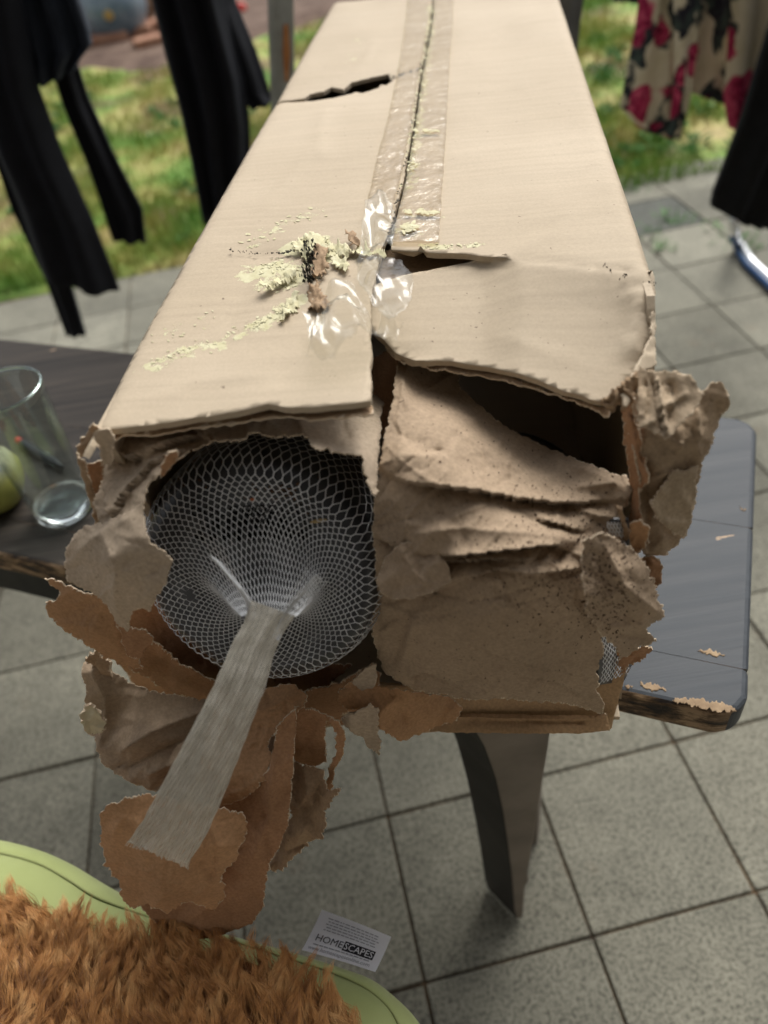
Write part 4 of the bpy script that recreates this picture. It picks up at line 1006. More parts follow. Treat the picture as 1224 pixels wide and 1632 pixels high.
VV = []; FF = []; rp_ = random.Random(4)
for path_ in ([(340, 888, .300), (362, 914, .297), (384, 940, .294), (396, 960, .2915), (401, 985, .288), (398, 1010, .2835)], [(508, 918, .301), (490, 940, .298), (468, 962, .294), (452, 980, .290), (444, 1000, .285), (438, 1018, .280)]):
    for k in range(20):
        ox = rp_.gauss(0, 3.2); pts = []
        for q, (x, y, b_) in enumerate(path_):
            f_ = 1.9 - q * .24; pts.append(onb(x + ox * f_ + rp_.gauss(0, .5), y + ox * .6 * f_, b_ - .0006 + rp_.gauss(0, .0004)))
        tube_data(pts[rp_.randint(0, 1):], .00030, 3, VV, FF, False)
link('net_pleat', VV, FF, M_net, p1)
# second pot behind the paper
p2, C2, nv2, f1, f2 = pot((810, 930), .43, 'netted plant pot hidden in brown paper, a sliver of netting showing, right half of box', detail=False, nrm=nvec)
def netsurf2(th, s):
    r = R0 * 1.06 + .003 if s < .5 else (R0 * 1.06 + .003) * (1 - (s - .5) * 1.6); h = -.10 + .2 * s if s < .5 else .003
    return C2 + f1 * (r * math.cos(th)) + f2 * (r * math.sin(th)) + nv2 * h
build_net(p2, netsurf2, 110, 30, .0004)
# sliver of netting bulging out between the papers
def sliver(th, s):
    px = 955 + 44 * s; py = 1015 + 75 * th; return onb(px + 6 * math.sin(th * 3), py - 16 * s, .345 + .035 * s * s)
V = []; F = []
for k in range(17):
    for sg in (0,):
        pts = []
        for j in range(15):
            q = (1 if (j + k) % 2 == 0 else -1) * .47; pts.append(sliver((k + .5 + q) / 17, j / 14 - .012)); pts.append(sliver((k + .5 + q) / 17, j / 14 + .012))
        tube_data(pts, .0004, 3, V, F, False)
link('net', V, F, M_net, p2)
sheet('pot_side', [(950, 1010), (1012, 1000), (1012, 1050), (995, 1085), (955, 1092)], psurf([(950, 1010, .352), (1012, 1020, .385), (955, 1090, .352), (1000, 1080, .385)]), POT_M, p2, res=8, jag=0, seed=80, thick=.002)
V = []; F = []
for k in range(9):
    pts = []
    for j in range(9):
        q = (1 if (j + k) % 2 == 0 else -1) * .47; pts.append(onb(966 + 24 * (k + .5 + q) / 9 + j * 1.4, 832 + 50 * j / 8, .352))
    tube_data(pts, .0005, 3, V, F, False)
link('net', V, F, M_net, p2)
sheet('pot_side', [(962, 828), (1002, 828), (1004, 890), (966, 890)], psurf(.358), POT_M, p2, res=9, jag=0, seed=81, thick=.002)

# ------------------------------------------------------------------ PAPERS (each sheet a thing)
def paper(outline, ctrl, mt, label, seed, **kw):
    xs = [p[0] for p in outline]; ys = [p[1] for p in outline]; ar = (max(xs) - min(xs)) * (max(ys) - min(ys))
    kw.setdefault('rnd', int(min(110, 8 + ar / 1100))); kw.setdefault('rh', .0020); kw.setdefault('rw', .6); kw.setdefault('fibre', True); kw.setdefault('thick', .0009)
    kw['res'] = kw.get('res', 5) * .70; kw['big'] = kw.get('big', .003) * 1.25; kw['bigsp'] = kw.get('bigsp', 60) * .85; kw['small'] = kw.get('small', .001) * .9
    o = sheet('wrapping_paper', outline, psurf(ctrl), mt, None, seed=seed, **kw)
    return tag(o, label, 'paper', 'torn brown wrapping paper')
# A: paper over the top of the left pot
paper([(158, 700), (200, 668), (330, 640), (440, 625), (590, 625), (612, 640), (606, 700), (598, 790), (588, 775), (580, 745), (577, 725), (548, 722), (505, 714), (483, 692), (432, 697), (407, 688), (385, 703), (335, 703), (300, 716), (278, 735), (262, 745), (250, 765), (236, 772), (230, 800), (205, 818), (160, 836), (152, 800), (165, 760)],
      [(158, 700, .365), (250, 670, .395), (590, 620, .46), (440, 620, .45), (600, 780, .345), (577, 725, .352), (483, 692, .362), (385, 700, .362), (300, 716, .352), (240, 770, .338), (225, 805, .325), (160, 830, .325), (500, 660, .40), (350, 670, .385), (190, 750, .352), (250, 710, .355)], M_kraft2,
      'pale folded paper tucked under the left lip of the box above the netting', 101, res=5, jag=2.4, small=.0015, smallsp=22, big=.003, bigsp=60,
      creases=[([(168, 722), (195, 722), (210, 732), (236, 720)], .010, 10, -.012, 12), ([(236, 722), (270, 706), (320, 692)], .008, 9, -.010, 10), ([(200, 676), (262, 668), (300, 680), (322, 694)], .010, 12, -.014, 9), ([(168, 724), (172, 770), (180, 832)], .008, 8, -.004, 6), ([(175, 835), (205, 780), (240, 740), (300, 712)], .004, 8, -.006, 8), ([(470, 650), (490, 700)], .004, 8), ([(540, 660), (560, 715)], -.004, 8), ([(420, 640), (430, 690)], .003, 6)])
# small curled brown inner piece
paper([(258, 742), (272, 722), (285, 718), (282, 735), (268, 752), (258, 765)], .335, M_orange2, 'small curled brown scrap at the upper left rim of the netting', 102, res=3, jag=1, small=.002, smallsp=10)
# B: pale rounded flap at left
paper([(100, 885), (112, 855), (135, 838), (160, 834), (200, 818), (229, 800), (229, 835), (240, 865), (262, 880), (273, 892), (270, 912), (262, 935), (250, 955), (238, 975), (226, 968), (213, 975), (205, 1006), (190, 998), (178, 975), (162, 955), (140, 945), (118, 932), (101, 925)],
      [(100, 885, .318), (135, 838, .325), (229, 800, .325), (273, 892, .300), (238, 975, .298), (205, 1006, .305), (118, 932, .312), (180, 890, .296)], M_kraft2,
      'pale buff torn flap folded out to the left of the netting', 103, res=5, jag=2.2, small=.0012, smallsp=24, big=.003, bigsp=70, creases=[([(160, 840), (185, 900), (190, 960), (200, 1000)], .006, 14), ([(100, 900), (160, 850), (225, 815)], .003, 12), ([(205, 880), (212, 905)], -.003, 6)])
# C: orange torn piece at the far left
paper([(66, 922), (82, 924), (98, 932), (120, 940), (150, 950), (172, 965), (186, 995), (206, 1008), (236, 1018), (226, 1040), (228, 1066), (200, 1060), (170, 1045), (130, 1022), (96, 1000), (80, 978), (76, 958), (90, 956), (96, 944), (72, 934)],
      [(66, 922, .325), (82, 978, .322), (236, 1018, .325), (228, 1066, .325), (150, 990, .31)], M_orange, 'orange brown torn scrap sticking out furthest left under the pale flap', 104, res=5, jag=2.4, small=.0015, smallsp=22, big=.004, bigsp=55, creases=[([(90, 990), (150, 1000), (220, 1040)], .004, 10)])
paper([(186, 985), (210, 1000), (236, 1005), (246, 1020), (230, 1040), (222, 1052), (205, 1045), (195, 1020)], .312, M_orange2, 'small curled scrap between the pale flap and the net bottom', 105, res=4, jag=2, small=.002, smallsp=14)
# D: strip below the pot
paper([(222, 1005), (240, 1020), (270, 1045), (320, 1075), (360, 1092), (420, 1102), (480, 1104), (540, 1090), (590, 1060), (606, 1075), (606, 1120), (520, 1150), (430, 1140), (330, 1125), (260, 1100), (205, 1062)],
      [(222, 1005, .345), (360, 1092, .335), (480, 1104, .325), (590, 1060, .345), (430, 1140, .35), (260, 1100, .36), (606, 1120, .36)], M_orange2, 'brown strip of paper running below the netted pot', 106, res=6, jag=2, small=.002, smallsp=24, big=.004, bigsp=60)
paper([(190, 940), (250, 930), (330, 1000), (420, 1050), (560, 1060), (500, 1112), (350, 1112), (260, 1085), (205, 1050), (180, 1000)], [(190, 960, .372), (300, 1040, .372), (480, 1095, .362), (350, 1112, .368), (205, 1050, .375)], M_orange2, 'orange lined inner sheet cupping the lower left rim of the netted pot', 141, res=6, jag=1.5, small=.002, smallsp=24, big=.003, bigsp=60)
paper([(150, 1000), (220, 1040), (300, 1080), (420, 1105), (600, 1090), (610, 1150), (480, 1165), (330, 1150), (230, 1120)], [(200, 1040, .40), (600, 1090, .39), (610, 1150, .385), (230, 1120, .40)], M_orange2, 'dark brown sheet deep behind the hanging papers under the pot', 142, res=8, jag=1.5, small=.002, smallsp=24, big=.004, bigsp=60)
# E: lower left layered paper
paper([(140, 1040), (152, 1050), (178, 1062), (205, 1085), (240, 1100), (300, 1110), (350, 1115), (420, 1120), (440, 1180), (420, 1240), (360, 1275), (300, 1272), (240, 1262), (200, 1240), (168, 1212), (160, 1180), (142, 1165), (150, 1140), (136, 1120), (140, 1090), (134, 1065)],
      [(140, 1040, .33), (350, 1115, .335), (160, 1180, .295), (300, 1272, .262), (420, 1240, .265), (250, 1170, .29)], M_kraft, 'crumpled brown paper hanging at lower left below the netted pot', 107, res=5, jag=2.4, small=.002, smallsp=22, big=.005, bigsp=60,
      creases=[([(190, 1200), (250, 1160), (350, 1120)], .012, 9), ([(200, 1225), (270, 1190), (360, 1150)], -.008, 7), ([(230, 1235), (300, 1205), (370, 1180)], .008, 8), ([(150, 1060), (175, 1110), (165, 1200)], .006, 8)])
paper([(134, 1130), (150, 1122), (164, 1135), (170, 1160), (160, 1172), (140, 1166), (131, 1150)], .292, simple('pale_pulp', (.55, .50, .33), (.62, .57, .42), 40, .9, .002, 90), 'small pale yellow pulp scrap on the left edge of the hanging paper', 108, res=3, jag=2, small=.004, smallsp=9, thick=.002)
paper([(136, 1048), (150, 1040), (172, 1060), (178, 1090), (168, 1112), (172, 1132), (156, 1140), (148, 1120), (140, 1100), (146, 1075)], .318, M_flute, 'frayed grey brown edge of board at lower left beside the dark gap', 109, res=3, jag=2.6, small=.005, smallsp=11, thick=.002)
# H: large brown piece behind
paper([(330, 1290), (400, 1255), (430, 1225), (438, 1160), (470, 1130), (466, 1240), (464, 1300), (448, 1345), (430, 1378), (422, 1410), (420, 1445), (402, 1472), (350, 1490), (300, 1497), (266, 1487), (240, 1462), (225, 1440), (300, 1400)],
      [(330, 1290, .25), (438, 1160, .28), (464, 1300, .25), (420, 1445, .215), (300, 1497, .205), (225, 1440, .215)], M_orange2, 'large rounded brown sheet hanging lowest over the cushion', 110, res=5, jag=1.4, small=.0012, smallsp=30, big=.004, bigsp=70, creases=[([(440, 1200), (430, 1300), (400, 1380)], .006, 9), ([(466, 1250), (400, 1330)], -.004, 8), ([(420, 1400), (340, 1430), (270, 1480)], .003, 9)])
# F: orange sheet right of the tail
paper([(350, 1100), (400, 1104), (440, 1092), (468, 1090), (488, 1110), (484, 1128), (462, 1142), (445, 1160), (428, 1180), (424, 1192), (431, 1205), (429, 1225), (432, 1240), (412, 1254), (398, 1268), (378, 1278), (350, 1286), (325, 1280), (310, 1240), (330, 1170)],
      [(350, 1100, .325), (468, 1090, .318), (488, 1110, .305), (432, 1240, .262), (340, 1284, .250), (320, 1220, .262)], M_orange, 'orange torn paper with a ragged right edge behind the net tail', 111, res=5, jag=2.4, small=.0014, smallsp=26, big=.004, bigsp=60, creases=[([(340, 1150), (420, 1130), (480, 1105)], .005, 10), ([(430, 1230), (380, 1260), (340, 1280)], .004, 8)])
# I: ragged strips at right of it
paper([(468, 1128), (500, 1132), (520, 1140), (517, 1180), (521, 1215), (500, 1222), (470, 1216), (462, 1180)], .30, M_orange2, 'brown paper strip hanging between the orange sheet and the box bottom', 112, res=5, jag=1.4, small=.002, smallsp=20, big=.004, bigsp=40)
paper([(462, 1216), (500, 1225), (516, 1236), (522, 1258), (546, 1252), (530, 1278), (520, 1288), (522, 1312), (516, 1332), (490, 1345), (468, 1368), (440, 1392), (428, 1380), (444, 1345), (462, 1300)], [(462, 1216, .285), (546, 1252, .272), (440, 1392, .235)], M_flute, 'ragged crumpled strip with pale torn patches, hanging at the right of the orange paper', 113, res=4, jag=2.8, small=.005, smallsp=18, big=.006, bigsp=40,
      creases=[([(480, 1220), (500, 1290), (470, 1350)], .007, 8), ([(510, 1240), (490, 1320)], -.006, 6)])
paper([(520, 1142), (540, 1150), (549, 1172), (547, 1205), (534, 1226), (528, 1262), (518, 1268), (524, 1225), (536, 1198), (534, 1172)], .288, M_orange2, 'narrow curled strip dangling right of the ragged crumpled strip', 114, res=3.5, jag=1.6, small=.003, smallsp=12)
# G: lowest palm-like orange piece
paper([(158, 1300), (168, 1284), (200, 1274), (232, 1268), (300, 1280), (350, 1288), (384, 1294), (396, 1312), (392, 1335), (380, 1352), (378, 1368), (362, 1384), (352, 1400), (356, 1430), (340, 1455), (318, 1446), (300, 1436), (270, 1452), (240, 1440), (214, 1446), (198, 1436), (188, 1405), (168, 1380), (160, 1340)],
      [(158, 1300, .222), (384, 1294, .238), (396, 1320, .232), (340, 1455, .203), (214, 1446, .200), (270, 1370, .205), (168, 1380, .21), (280, 1410, .201), (240, 1420, .200)], M_orange, 'lowest orange brown crumpled sheet under the end of the net tail', 115, res=4.5, jag=2.6, small=.0016, smallsp=24, big=.004, bigsp=60,
      creases=[([(165, 1372), (240, 1392), (330, 1432)], .002, 8, -.0012, 4), ([(175, 1392), (250, 1414), (320, 1440)], .0015, 6, -.0012, 4), ([(230, 1290), (215, 1340), (240, 1380)], .003, 7), ([(300, 1385), (360, 1360)], -.003, 6), ([(330, 1290), (350, 1340), (395, 1345)], .006, 10), ([(200, 1290), (180, 1340)], .004, 10), ([(300, 1436), (345, 1400), (352, 1380)], .006, 8)])
# J: scraps under the middle of the box front
paper([(540, 1098), (556, 1088), (580, 1066), (596, 1056), (606, 1090), (640, 1098), (690, 1105), (722, 1116), (738, 1132), (728, 1150), (700, 1160), (670, 1172), (640, 1180), (615, 1166), (600, 1150), (580, 1135), (548, 1130), (538, 1116)],
      [(540, 1098, .32), (596, 1056, .335), (738, 1132, .335), (640, 1180, .315), (600, 1130, .305)], M_orange, 'orange paper scraps bunched under the middle of the box front', 117, res=4.5, jag=2, small=.003, smallsp=20, big=.007, bigsp=45, creases=[([(640, 1100), (610, 1130), (600, 1150)], .008, 8), ([(630, 1120), (650, 1160)], -.006, 6)])
paper([(542, 1146), (560, 1138), (590, 1124), (604, 1130), (606, 1150), (600, 1170), (606, 1188), (604, 1205), (588, 1196), (578, 1178), (560, 1164)], .300, M_kraft2, 'pale pointed scrap hanging down left under the middle of the box', 118, res=4, jag=2.2, small=.003, smallsp=16, creases=[([(550, 1146), (600, 1160)], .005, 7)])
paper([(560, 1090), (580, 1068), (598, 1060), (600, 1085), (588, 1110), (575, 1100)], .315, M_kraft2, 'triangular paper corner poking up beside the right rim of the netting', 119, res=4, jag=1.2, small=.002, smallsp=16)
# K: big paper over the right pot
Kout = [(638, 560), (665, 552), (720, 560), (735, 620), (775, 655), (815, 685), (870, 712), (930, 738), (975, 755), (998, 758), (1004, 780), (1002, 805), (984, 812), (986, 838), (998, 862), (960, 858), (985, 885), (975, 940), (968, 985), (958, 1016), (962, 1040), (950, 1070), (958, 1092), (950, 1100), (962, 1118), (966, 1140), (940, 1132), (900, 1122), (860, 1118), (800, 1112), (740, 1116), (700, 1108), (660, 1100), (640, 1090), (612, 1072), (600, 1040), (592, 1010), (592, 960), (598, 915), (598, 880), (592, 850), (594, 810), (600, 765), (612, 700), (625, 640)]
Kc = [(640, 560, .47), (720, 560, .50), (620, 650, .40), (600, 765, .352), (735, 630, .44), (870, 712, .43), (998, 758, .385), (1004, 800, .372), (700, 700, .375), (850, 770, .372), (960, 860, .348), (594, 870, .335), (700, 860, .325), (850, 880, .322), (600, 980, .33), (750, 980, .308), (900, 980, .315), (970, 950, .325), (612, 1072, .33), (750, 1080, .318), (900, 1080, .325), (960, 1110, .335), (860, 1118, .332)]
Kcr = [([(622, 758), (650, 770), (740, 780), (830, 796), (900, 803), (985, 798)], .010, 34, -.010, 13),
       ([(690, 884), (730, 886), (800, 878), (880, 868), (912, 882)], .010, 16, -.013, 14), ([(640, 900), (690, 896), (750, 894), (812, 892)], .003, 10, -.010, 16),
       ([(596, 852), (625, 870), (645, 880)], .003, 8, -.007, 7), ([(640, 862), (665, 850), (720, 842), (860, 850), (940, 868)], .005, 16),
       ([(735, 925), (790, 908), (850, 915), (930, 905)], .008, 12, -.004, 16), ([(850, 880), (835, 900)], .005, 4), ([(862, 878), (852, 905)], -.005, 4), ([(880, 876), (862, 902)], .005, 4), ([(900, 880), (885, 902)], -.005, 4), ([(870, 895), (905, 905)], .004, 4),
       ([(600, 940), (625, 956), (680, 952), (720, 930)], .006, 10, -.006, 9), ([(800, 800), (860, 832), (960, 850)], -.004, 8), ([(850, 826), (940, 850)], .006, 10, -.004, 8),
       ([(598, 960), (660, 985), (640, 1060)], .005, 8), ([(660, 960), (640, 1020), (620, 1070)], -.005, 8), ([(740, 1030), (850, 1062), (960, 1085)], .006, 22, -.002, 10), ([(800, 1070), (890, 1090), (950, 1122)], .003, 14, -.005, 8),
       ([(640, 1082), (680, 1072), (720, 1092)], .002, 8, -.012, 14), ([(760, 925), (830, 962), (900, 942)], -.003, 14), ([(900, 778), (985, 770)], .006, 8), ([(930, 860), (940, 910), (930, 960)], .006, 9), ([(640, 590), (650, 660)], .005, 8), ([(850, 720), (930, 750), (1000, 780)], .006, 12), ([(905, 800), (950, 822), (990, 826)], .007, 6),
       ([(760, 690), (800, 740), (900, 770)], .002, 20), ([(730, 1115), (790, 1098), (900, 1112)], .003, 8)]
paper(Kout, Kc, M_kraft, 'broad brown paper speckled with soil wrapped over the right pot', 120, res=4.6, jag=2.0, small=.0009, smallsp=17, big=.0036, bigsp=58, creases=Kcr, keep='K')
paper([(600, 925), (612, 890), (640, 866), (668, 862), (700, 880), (716, 905), (718, 928), (690, 945), (655, 955), (622, 955), (606, 945)], [(600, 925, .322), (612, 885, .330), (640, 866, .328), (700, 880, .322), (718, 928, .308), (655, 955, .305)], M_kraft, 'rounded loop of brown paper folded over beside the netting right rim', 121, res=4, jag=1.2, small=.0015, smallsp=20, big=.003, bigsp=40, creases=[([(640, 870), (660, 910), (690, 940)], .005, 9)], keep='K3')
# K2: torn outer corner with soil at right
paper([(930, 862), (960, 850), (985, 858), (1010, 876), (1030, 902), (1044, 930), (1050, 955), (1060, 982), (1036, 992), (1028, 1000), (1046, 1022), (1018, 1034), (1002, 1045), (990, 1052), (984, 1032), (960, 1015), (940, 985), (930, 930)],
      [(930, 900, .312), (985, 858, .335), (1060, 982, .345), (1046, 1022, .345), (960, 1015, .318), (990, 950, .312)], M_kraft, 'dirt covered torn paper corner sticking out right over the table', 122, res=4, jag=2.8, small=.002, smallsp=18, big=.004, bigsp=40, creases=[([(960, 860), (990, 930), (1058, 984)], .006, 8), ([(960, 1000), (1010, 996), (1040, 990)], .007, 6), ([(975, 1010), (1040, 1022)], -.005, 6)], keep='K2')
paper([(985, 1040), (1010, 1034), (1030, 1030), (1040, 1036), (1025, 1052), (1005, 1060), (992, 1075), (988, 1058)], .352, M_orange2, 'dark frayed scrap behind the dirty paper corner above the table edge', 123, res=3, jag=2.6, small=.004, smallsp=10, thick=.0015)
# second sheet behind inside, left of K (dark funnel)
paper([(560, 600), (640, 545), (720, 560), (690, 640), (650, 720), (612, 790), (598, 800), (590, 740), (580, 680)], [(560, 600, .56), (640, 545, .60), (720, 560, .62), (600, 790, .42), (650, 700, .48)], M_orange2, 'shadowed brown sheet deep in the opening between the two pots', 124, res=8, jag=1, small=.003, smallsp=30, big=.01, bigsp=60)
# L: torn board and paper at the right side of the box: parts of the box wall
M_Lf = kraft('weathered_board', (.40, .30, .20), .5, .001)
sheet('torn_side', [(1006, 620), (1030, 612), (1070, 640), (1100, 640), (1122, 622), (1138, 610), (1150, 607), (1158, 622), (1162, 642), (1150, 665), (1140, 690), (1132, 718), (1116, 742), (1112, 775), (1104, 810), (1098, 842), (1080, 868), (1060, 884), (1030, 886), (1016, 860), (1022, 800), (1016, 740), (1004, 690)],
      psurf([(1008, 620, .400), (1070, 640, .398), (1150, 608, .400), (1162, 642, .400), (1112, 775, .385), (1060, 884, .365), (1016, 860, .358), (1016, 740, .372), (1078, 700, .372)]), M_Lf, box, fibre=True, res=4.5, jag=2.4, seed=130, small=.0010, smallsp=14, big=.004, bigsp=44, thick=.0012, rnd=50, rh=.0028, rw=.55,
      creases=[([(1108, 640), (1112, 720), (1116, 745)], .008, 8), ([(1012, 770), (1060, 755), (1114, 742)], .005, 5), ([(1030, 720), (1036, 800), (1030, 880)], -.006, 7), ([(1080, 690), (1078, 740)], -.002, 4), ([(1092, 680), (1092, 735)], -.002, 4), ([(1060, 700), (1056, 745)], -.002, 4)])
sheet('torn_ply', [(1038, 800), (1056, 775), (1075, 750), (1112, 742), (1108, 790), (1102, 830), (1090, 858), (1076, 852), (1060, 836), (1044, 825)], psurf([(1038, 800, .360), (1112, 742, .378), (1090, 858, .362)]), kraft('pale_ply', (.42, .33, .225), .3, .001), box, fibre=True, res=4, jag=2.4, seed=131, small=.002, smallsp=16, thick=.001)
sheet('torn_ply', [(1012, 590), (1022, 583), (1045, 592), (1060, 588), (1075, 592), (1102, 596), (1108, 612), (1122, 628), (1105, 655), (1085, 678), (1062, 698), (1048, 690), (1020, 682), (1014, 650), (1016, 620)],
      psurf([(1012, 590, .398), (1102, 596, .392), (1122, 628, .385), (1062, 698, .360), (1020, 682, .370)]), kraft('pale_liner', (.46, .36, .25), .3, .001), box, fibre=True, res=4, jag=2.2, seed=132, small=.0007, smallsp=11, big=.0030, bigsp=26, thick=.001, rnd=14, rh=.0022, rw=.5,
      creases=[([(1045, 595), (1050, 650), (1062, 695)], .008, 5, -.004, 6), ([(1050, 650), (1075, 640), (1100, 622)], .004, 5), ([(1020, 680), (1050, 668)], .005, 4), ([(1030, 600), (1036, 640), (1030, 675)], -.005, 5), ([(1070, 600), (1078, 640), (1064, 680)], -.005, 5)])
sheet('torn_ply', [(985, 640), (1000, 628), (1012, 640), (1010, 660), (1022, 700), (1030, 740), (1034, 768), (1020, 780), (1016, 800), (1026, 840), (1034, 868), (1016, 882), (1004, 862), (1000, 830), (1006, 780), (1000, 740), (992, 700), (990, 660)],
      psurf([(985, 640, .392), (1034, 768, .362), (1034, 868, .352), (1000, 830, .372), (990, 700, .39)]), M_orange2, box, fibre=True, res=4, jag=2.2, seed=133, small=.003, smallsp=16, big=.005, bigsp=36, thick=.001, creases=[([(1000, 650), (1014, 720), (1030, 765)], .006, 5), ([(1010, 800), (1020, 860)], .005, 6)])
paper([(1004, 836), (1018, 828), (1036, 842), (1030, 872), (1012, 884), (1004, 862)], .348, M_orange, 'small orange paper tongue at the right side of the opening', 134, res=4, jag=1.6, small=.003, smallsp=14)
sheet('torn_scrap', [(1018, 892), (1036, 886), (1054, 890), (1059, 905), (1052, 928), (1044, 938), (1034, 920), (1024, 908)], psurf(.358), M_orange2, box, fibre=True, res=4, jag=1.6, seed=135, small=.004, smallsp=12)
sheet('dark_stick', [(984, 810), (992, 812), (1006, 858), (998, 862)], psurf(.350), M_flute, box, res=3, jag=.8, seed=136, small=.002, smallsp=8, thick=.004)
# inner wall liner (seen dark on the right inside)
# ------------------------------------------------------------------ soil crumbs on the paper
M_crumb = simple('soil_crumb', (.035, .02, .013), (.13, .075, .045), 300, .95)
def crumbs(name, key, n_, centre, spread, size, label, seed, lift_=.0004):
    R = random.Random(seed); pts = SHEET_PTS[key]; V = []; F = []; cnt = 0; tries = 0
    while cnt < n_ and tries < n_ * 60:
        tries += 1; P, n1, q = R.choice(pts); d = math.hypot((q.x - centre[0]) / spread[0], (q.y - centre[1]) / spread[1])
        if R.random() > math.exp(-d * d): continue
        s = size * R.uniform(.3, 1.5) ** 1.5; off = Vector((R.uniform(-1, 1), R.uniform(-1, 1), R.uniform(-1, 1))) * .0018; off -= n1 * off.dot(n1)
        c = P + off + n1 * (s * .35 + lift_); b = len(V); ax = Vector((R.gauss(0, 1), R.gauss(0, 1), R.gauss(0, 1))).normalized(); st = R.uniform(.8, 2.6)
        e_1 = ax.orthogonal().normalized(); e_2 = ax.cross(e_1)
        V += [c + ax * s * st, c - ax * s * st, c + e_1 * s, c - e_1 * s * .8, c + e_2 * s * .7, c - e_2 * s]
        for a_, b_, c_ in ((0, 2, 4), (0, 4, 3), (0, 3, 5), (0, 5, 2), (1, 4, 2), (1, 3, 4), (1, 5, 3), (1, 2, 5)): F.append((b + a_, b + b_, b + c_))
        cnt += 1
    tag(link(name, V, F, M_crumb, None, False), label, 'soil', kind='stuff')
crumbs('soil_crumbs', 'K', 900, (920, 880), (90, 90), .00032, 'dark soil crumbs scattered over the broad brown paper', 1)
crumbs('soil_crumbs', 'K', 420, (800, 820), (220, 180), .0003, 'fine soil dust spread across the folds of the broad brown paper', 2)
crumbs('soil_crumbs', 'K2', 620, (960, 930), (45, 80), .00036, 'thick soil crumbs on the dirty torn paper corner', 3)
crumbs('soil_crumbs', 'K', 320, (955, 930), (18, 50), .0006, 'clump of dark soil at the tear in the right hand paper', 4)
# crumbs caught in the netting
V = []; F = []; R = random.Random(9)
for (th, s, col_) in [(R.gauss(1.15, .12), R.gauss(.42, .03), 0) for _ in range(70)] + [(R.uniform(.8, 2.3), R.uniform(.30, .5), 0) for _ in range(14)]:
    c = netsurf(th, s) - nv * .0008; s_ = R.uniform(.0004, .0013); b = len(V)
    ax = Vector((R.gauss(0, 1), R.gauss(0, 1), R.gauss(0, 1))).normalized(); o1 = ax.orthogonal().normalized(); o2 = ax.cross(o1)
    V += [c + ax * s_ * 1.6, c - ax * s_ * 1.6, c + o1 * s_, c - o1 * s_, c + o2 * s_ * .7, c - o2 * s_ * .7]
    for a_, b_, c_ in ((0, 2, 4), (0, 4, 3), (0, 3, 5), (0, 5, 2), (1, 4, 2), (1, 3, 4), (1, 5, 3), (1, 2, 5)): F.append((b + a_, b + b_, b + c_))
tag(link('soil_crumbs', V, F, M_crumb, None, False), 'bark and soil bits caught in the netting near the upper right rim', 'soil', kind='stuff')
def bit(px, py, th, s, size, mt, label, el=1):
    c = netsurf(th, s) - nv * .001; bm = bmesh.new(); bmesh.ops.create_icosphere(bm, subdivisions=1, radius=size)
    for v in bm.verts: v.co.x *= el; v.co *= 1 + .3 * noise.noise(v.co * 900); v.co.z *= .5; v.co = c + v.co
    tag(bm_link('bark_chip', bm, mt, None, False), label, 'bark chip')
bit(0, 0, PI / 2 - .05, .50, .0022, simple('red_bark', (.42, .13, .06), (.5, .18, .08), 90, .8), 'orange red bark chip behind the netting at its upper middle')
bit(0, 0, .72, .46, .0018, simple('straw', (.42, .3, .12), (.5, .38, .18), 90, .8), 'thin straw coloured chip caught in the netting at the upper right', 3.4)

# ------------------------------------------------------------------ CUSHION with fur
CZ = .50
M_green = bpy.data.materials.new('green_cover'); M_green.use_nodes = True; t = M_green.node_tree; b = t.nodes['Principled BSDF']; b.inputs['Roughness'].default_value = .85
t.links.new(ramp(t, nz(t, 10, 3), [(.3, (.30, .35, .12)), (.7, (.37, .42, .165))]), b.inputs['Base Color']); b.inputs['Sheen Weight'].default_value = .25
bump(t, b, nz(t, 1400, 2), .0004, .5)
outer_px = [(-180, 1330), (-60, 1326), (0, 1334), (60, 1350), (110, 1372), (160, 1402), (230, 1440), (310, 1470), (390, 1494), (460, 1512), (530, 1534), (590, 1556), (630, 1586), (658, 1614), (680, 1650), (695, 1720)]
seam_px = [(-180, 1360), (-60, 1356), (0, 1362), (60, 1378), (105, 1402), (150, 1430), (215, 1455), (300, 1482), (380, 1504), (450, 1526), (520, 1548), (575, 1572), (610, 1598), (630, 1626), (640, 1660), (650, 1740)]
cu = empty('seat_cushion', onz(200, 1620, CZ - .08), 'lime green seat cushion with a piped edge and a white sewn label', 'cushion')
def catm(P, n_=6):
    o = []
    for i in range(len(P) - 1):
        p0 = P[max(i - 1, 0)]; p1_ = P[i]; p2_ = P[i + 1]; p3 = P[min(i + 2, len(P) - 1)]
        for k in range(n_):
            t_ = k / n_; o.append(.5 * ((2 * p1_) + (p2_ - p0) * t_ + (2 * p0 - 5 * p1_ + 4 * p2_ - p3) * t_ * t_ + (3 * p1_ - p0 - 3 * p2_ + p3) * t_ ** 3))
    o.append(P[-1]); return o
SE = catm([onz(x, y, CZ) for x, y in seam_px]); OU = catm([onz(x, y, CZ - .012) for x, y in outer_px])
cen = onz(150, 2100, CZ)
V = []; F = []; m = len(SE)
rowsC = []
for k in range(9):      # top surface from the seam towards the middle
    t_ = k / 8; rowsC.append([SE[i].lerp(cen, .85 * t_) + Vector((0, 0, .018 * math.sin(min(1, t_ * 2.2) * PI / 2) + .002 * noise.noise(SE[i] * 14))) for i in range(m)])
rowsC.reverse()
rowsC.append([SE[i] + Vector((0, 0, -.0035)) for i in range(m)])       # the stitched valley
for k in range(1, 9):
    a = k / 8 * PI; outw = [(OU[i] - SE[i]) for i in range(m)]
    rowsC.append([SE[i] + outw[i] * (.50 - .50 * math.cos(a)) * 1.0 + Vector((0, 0, .0075 * math.sin(a) - .012 * k / 8)) for i in range(m)])
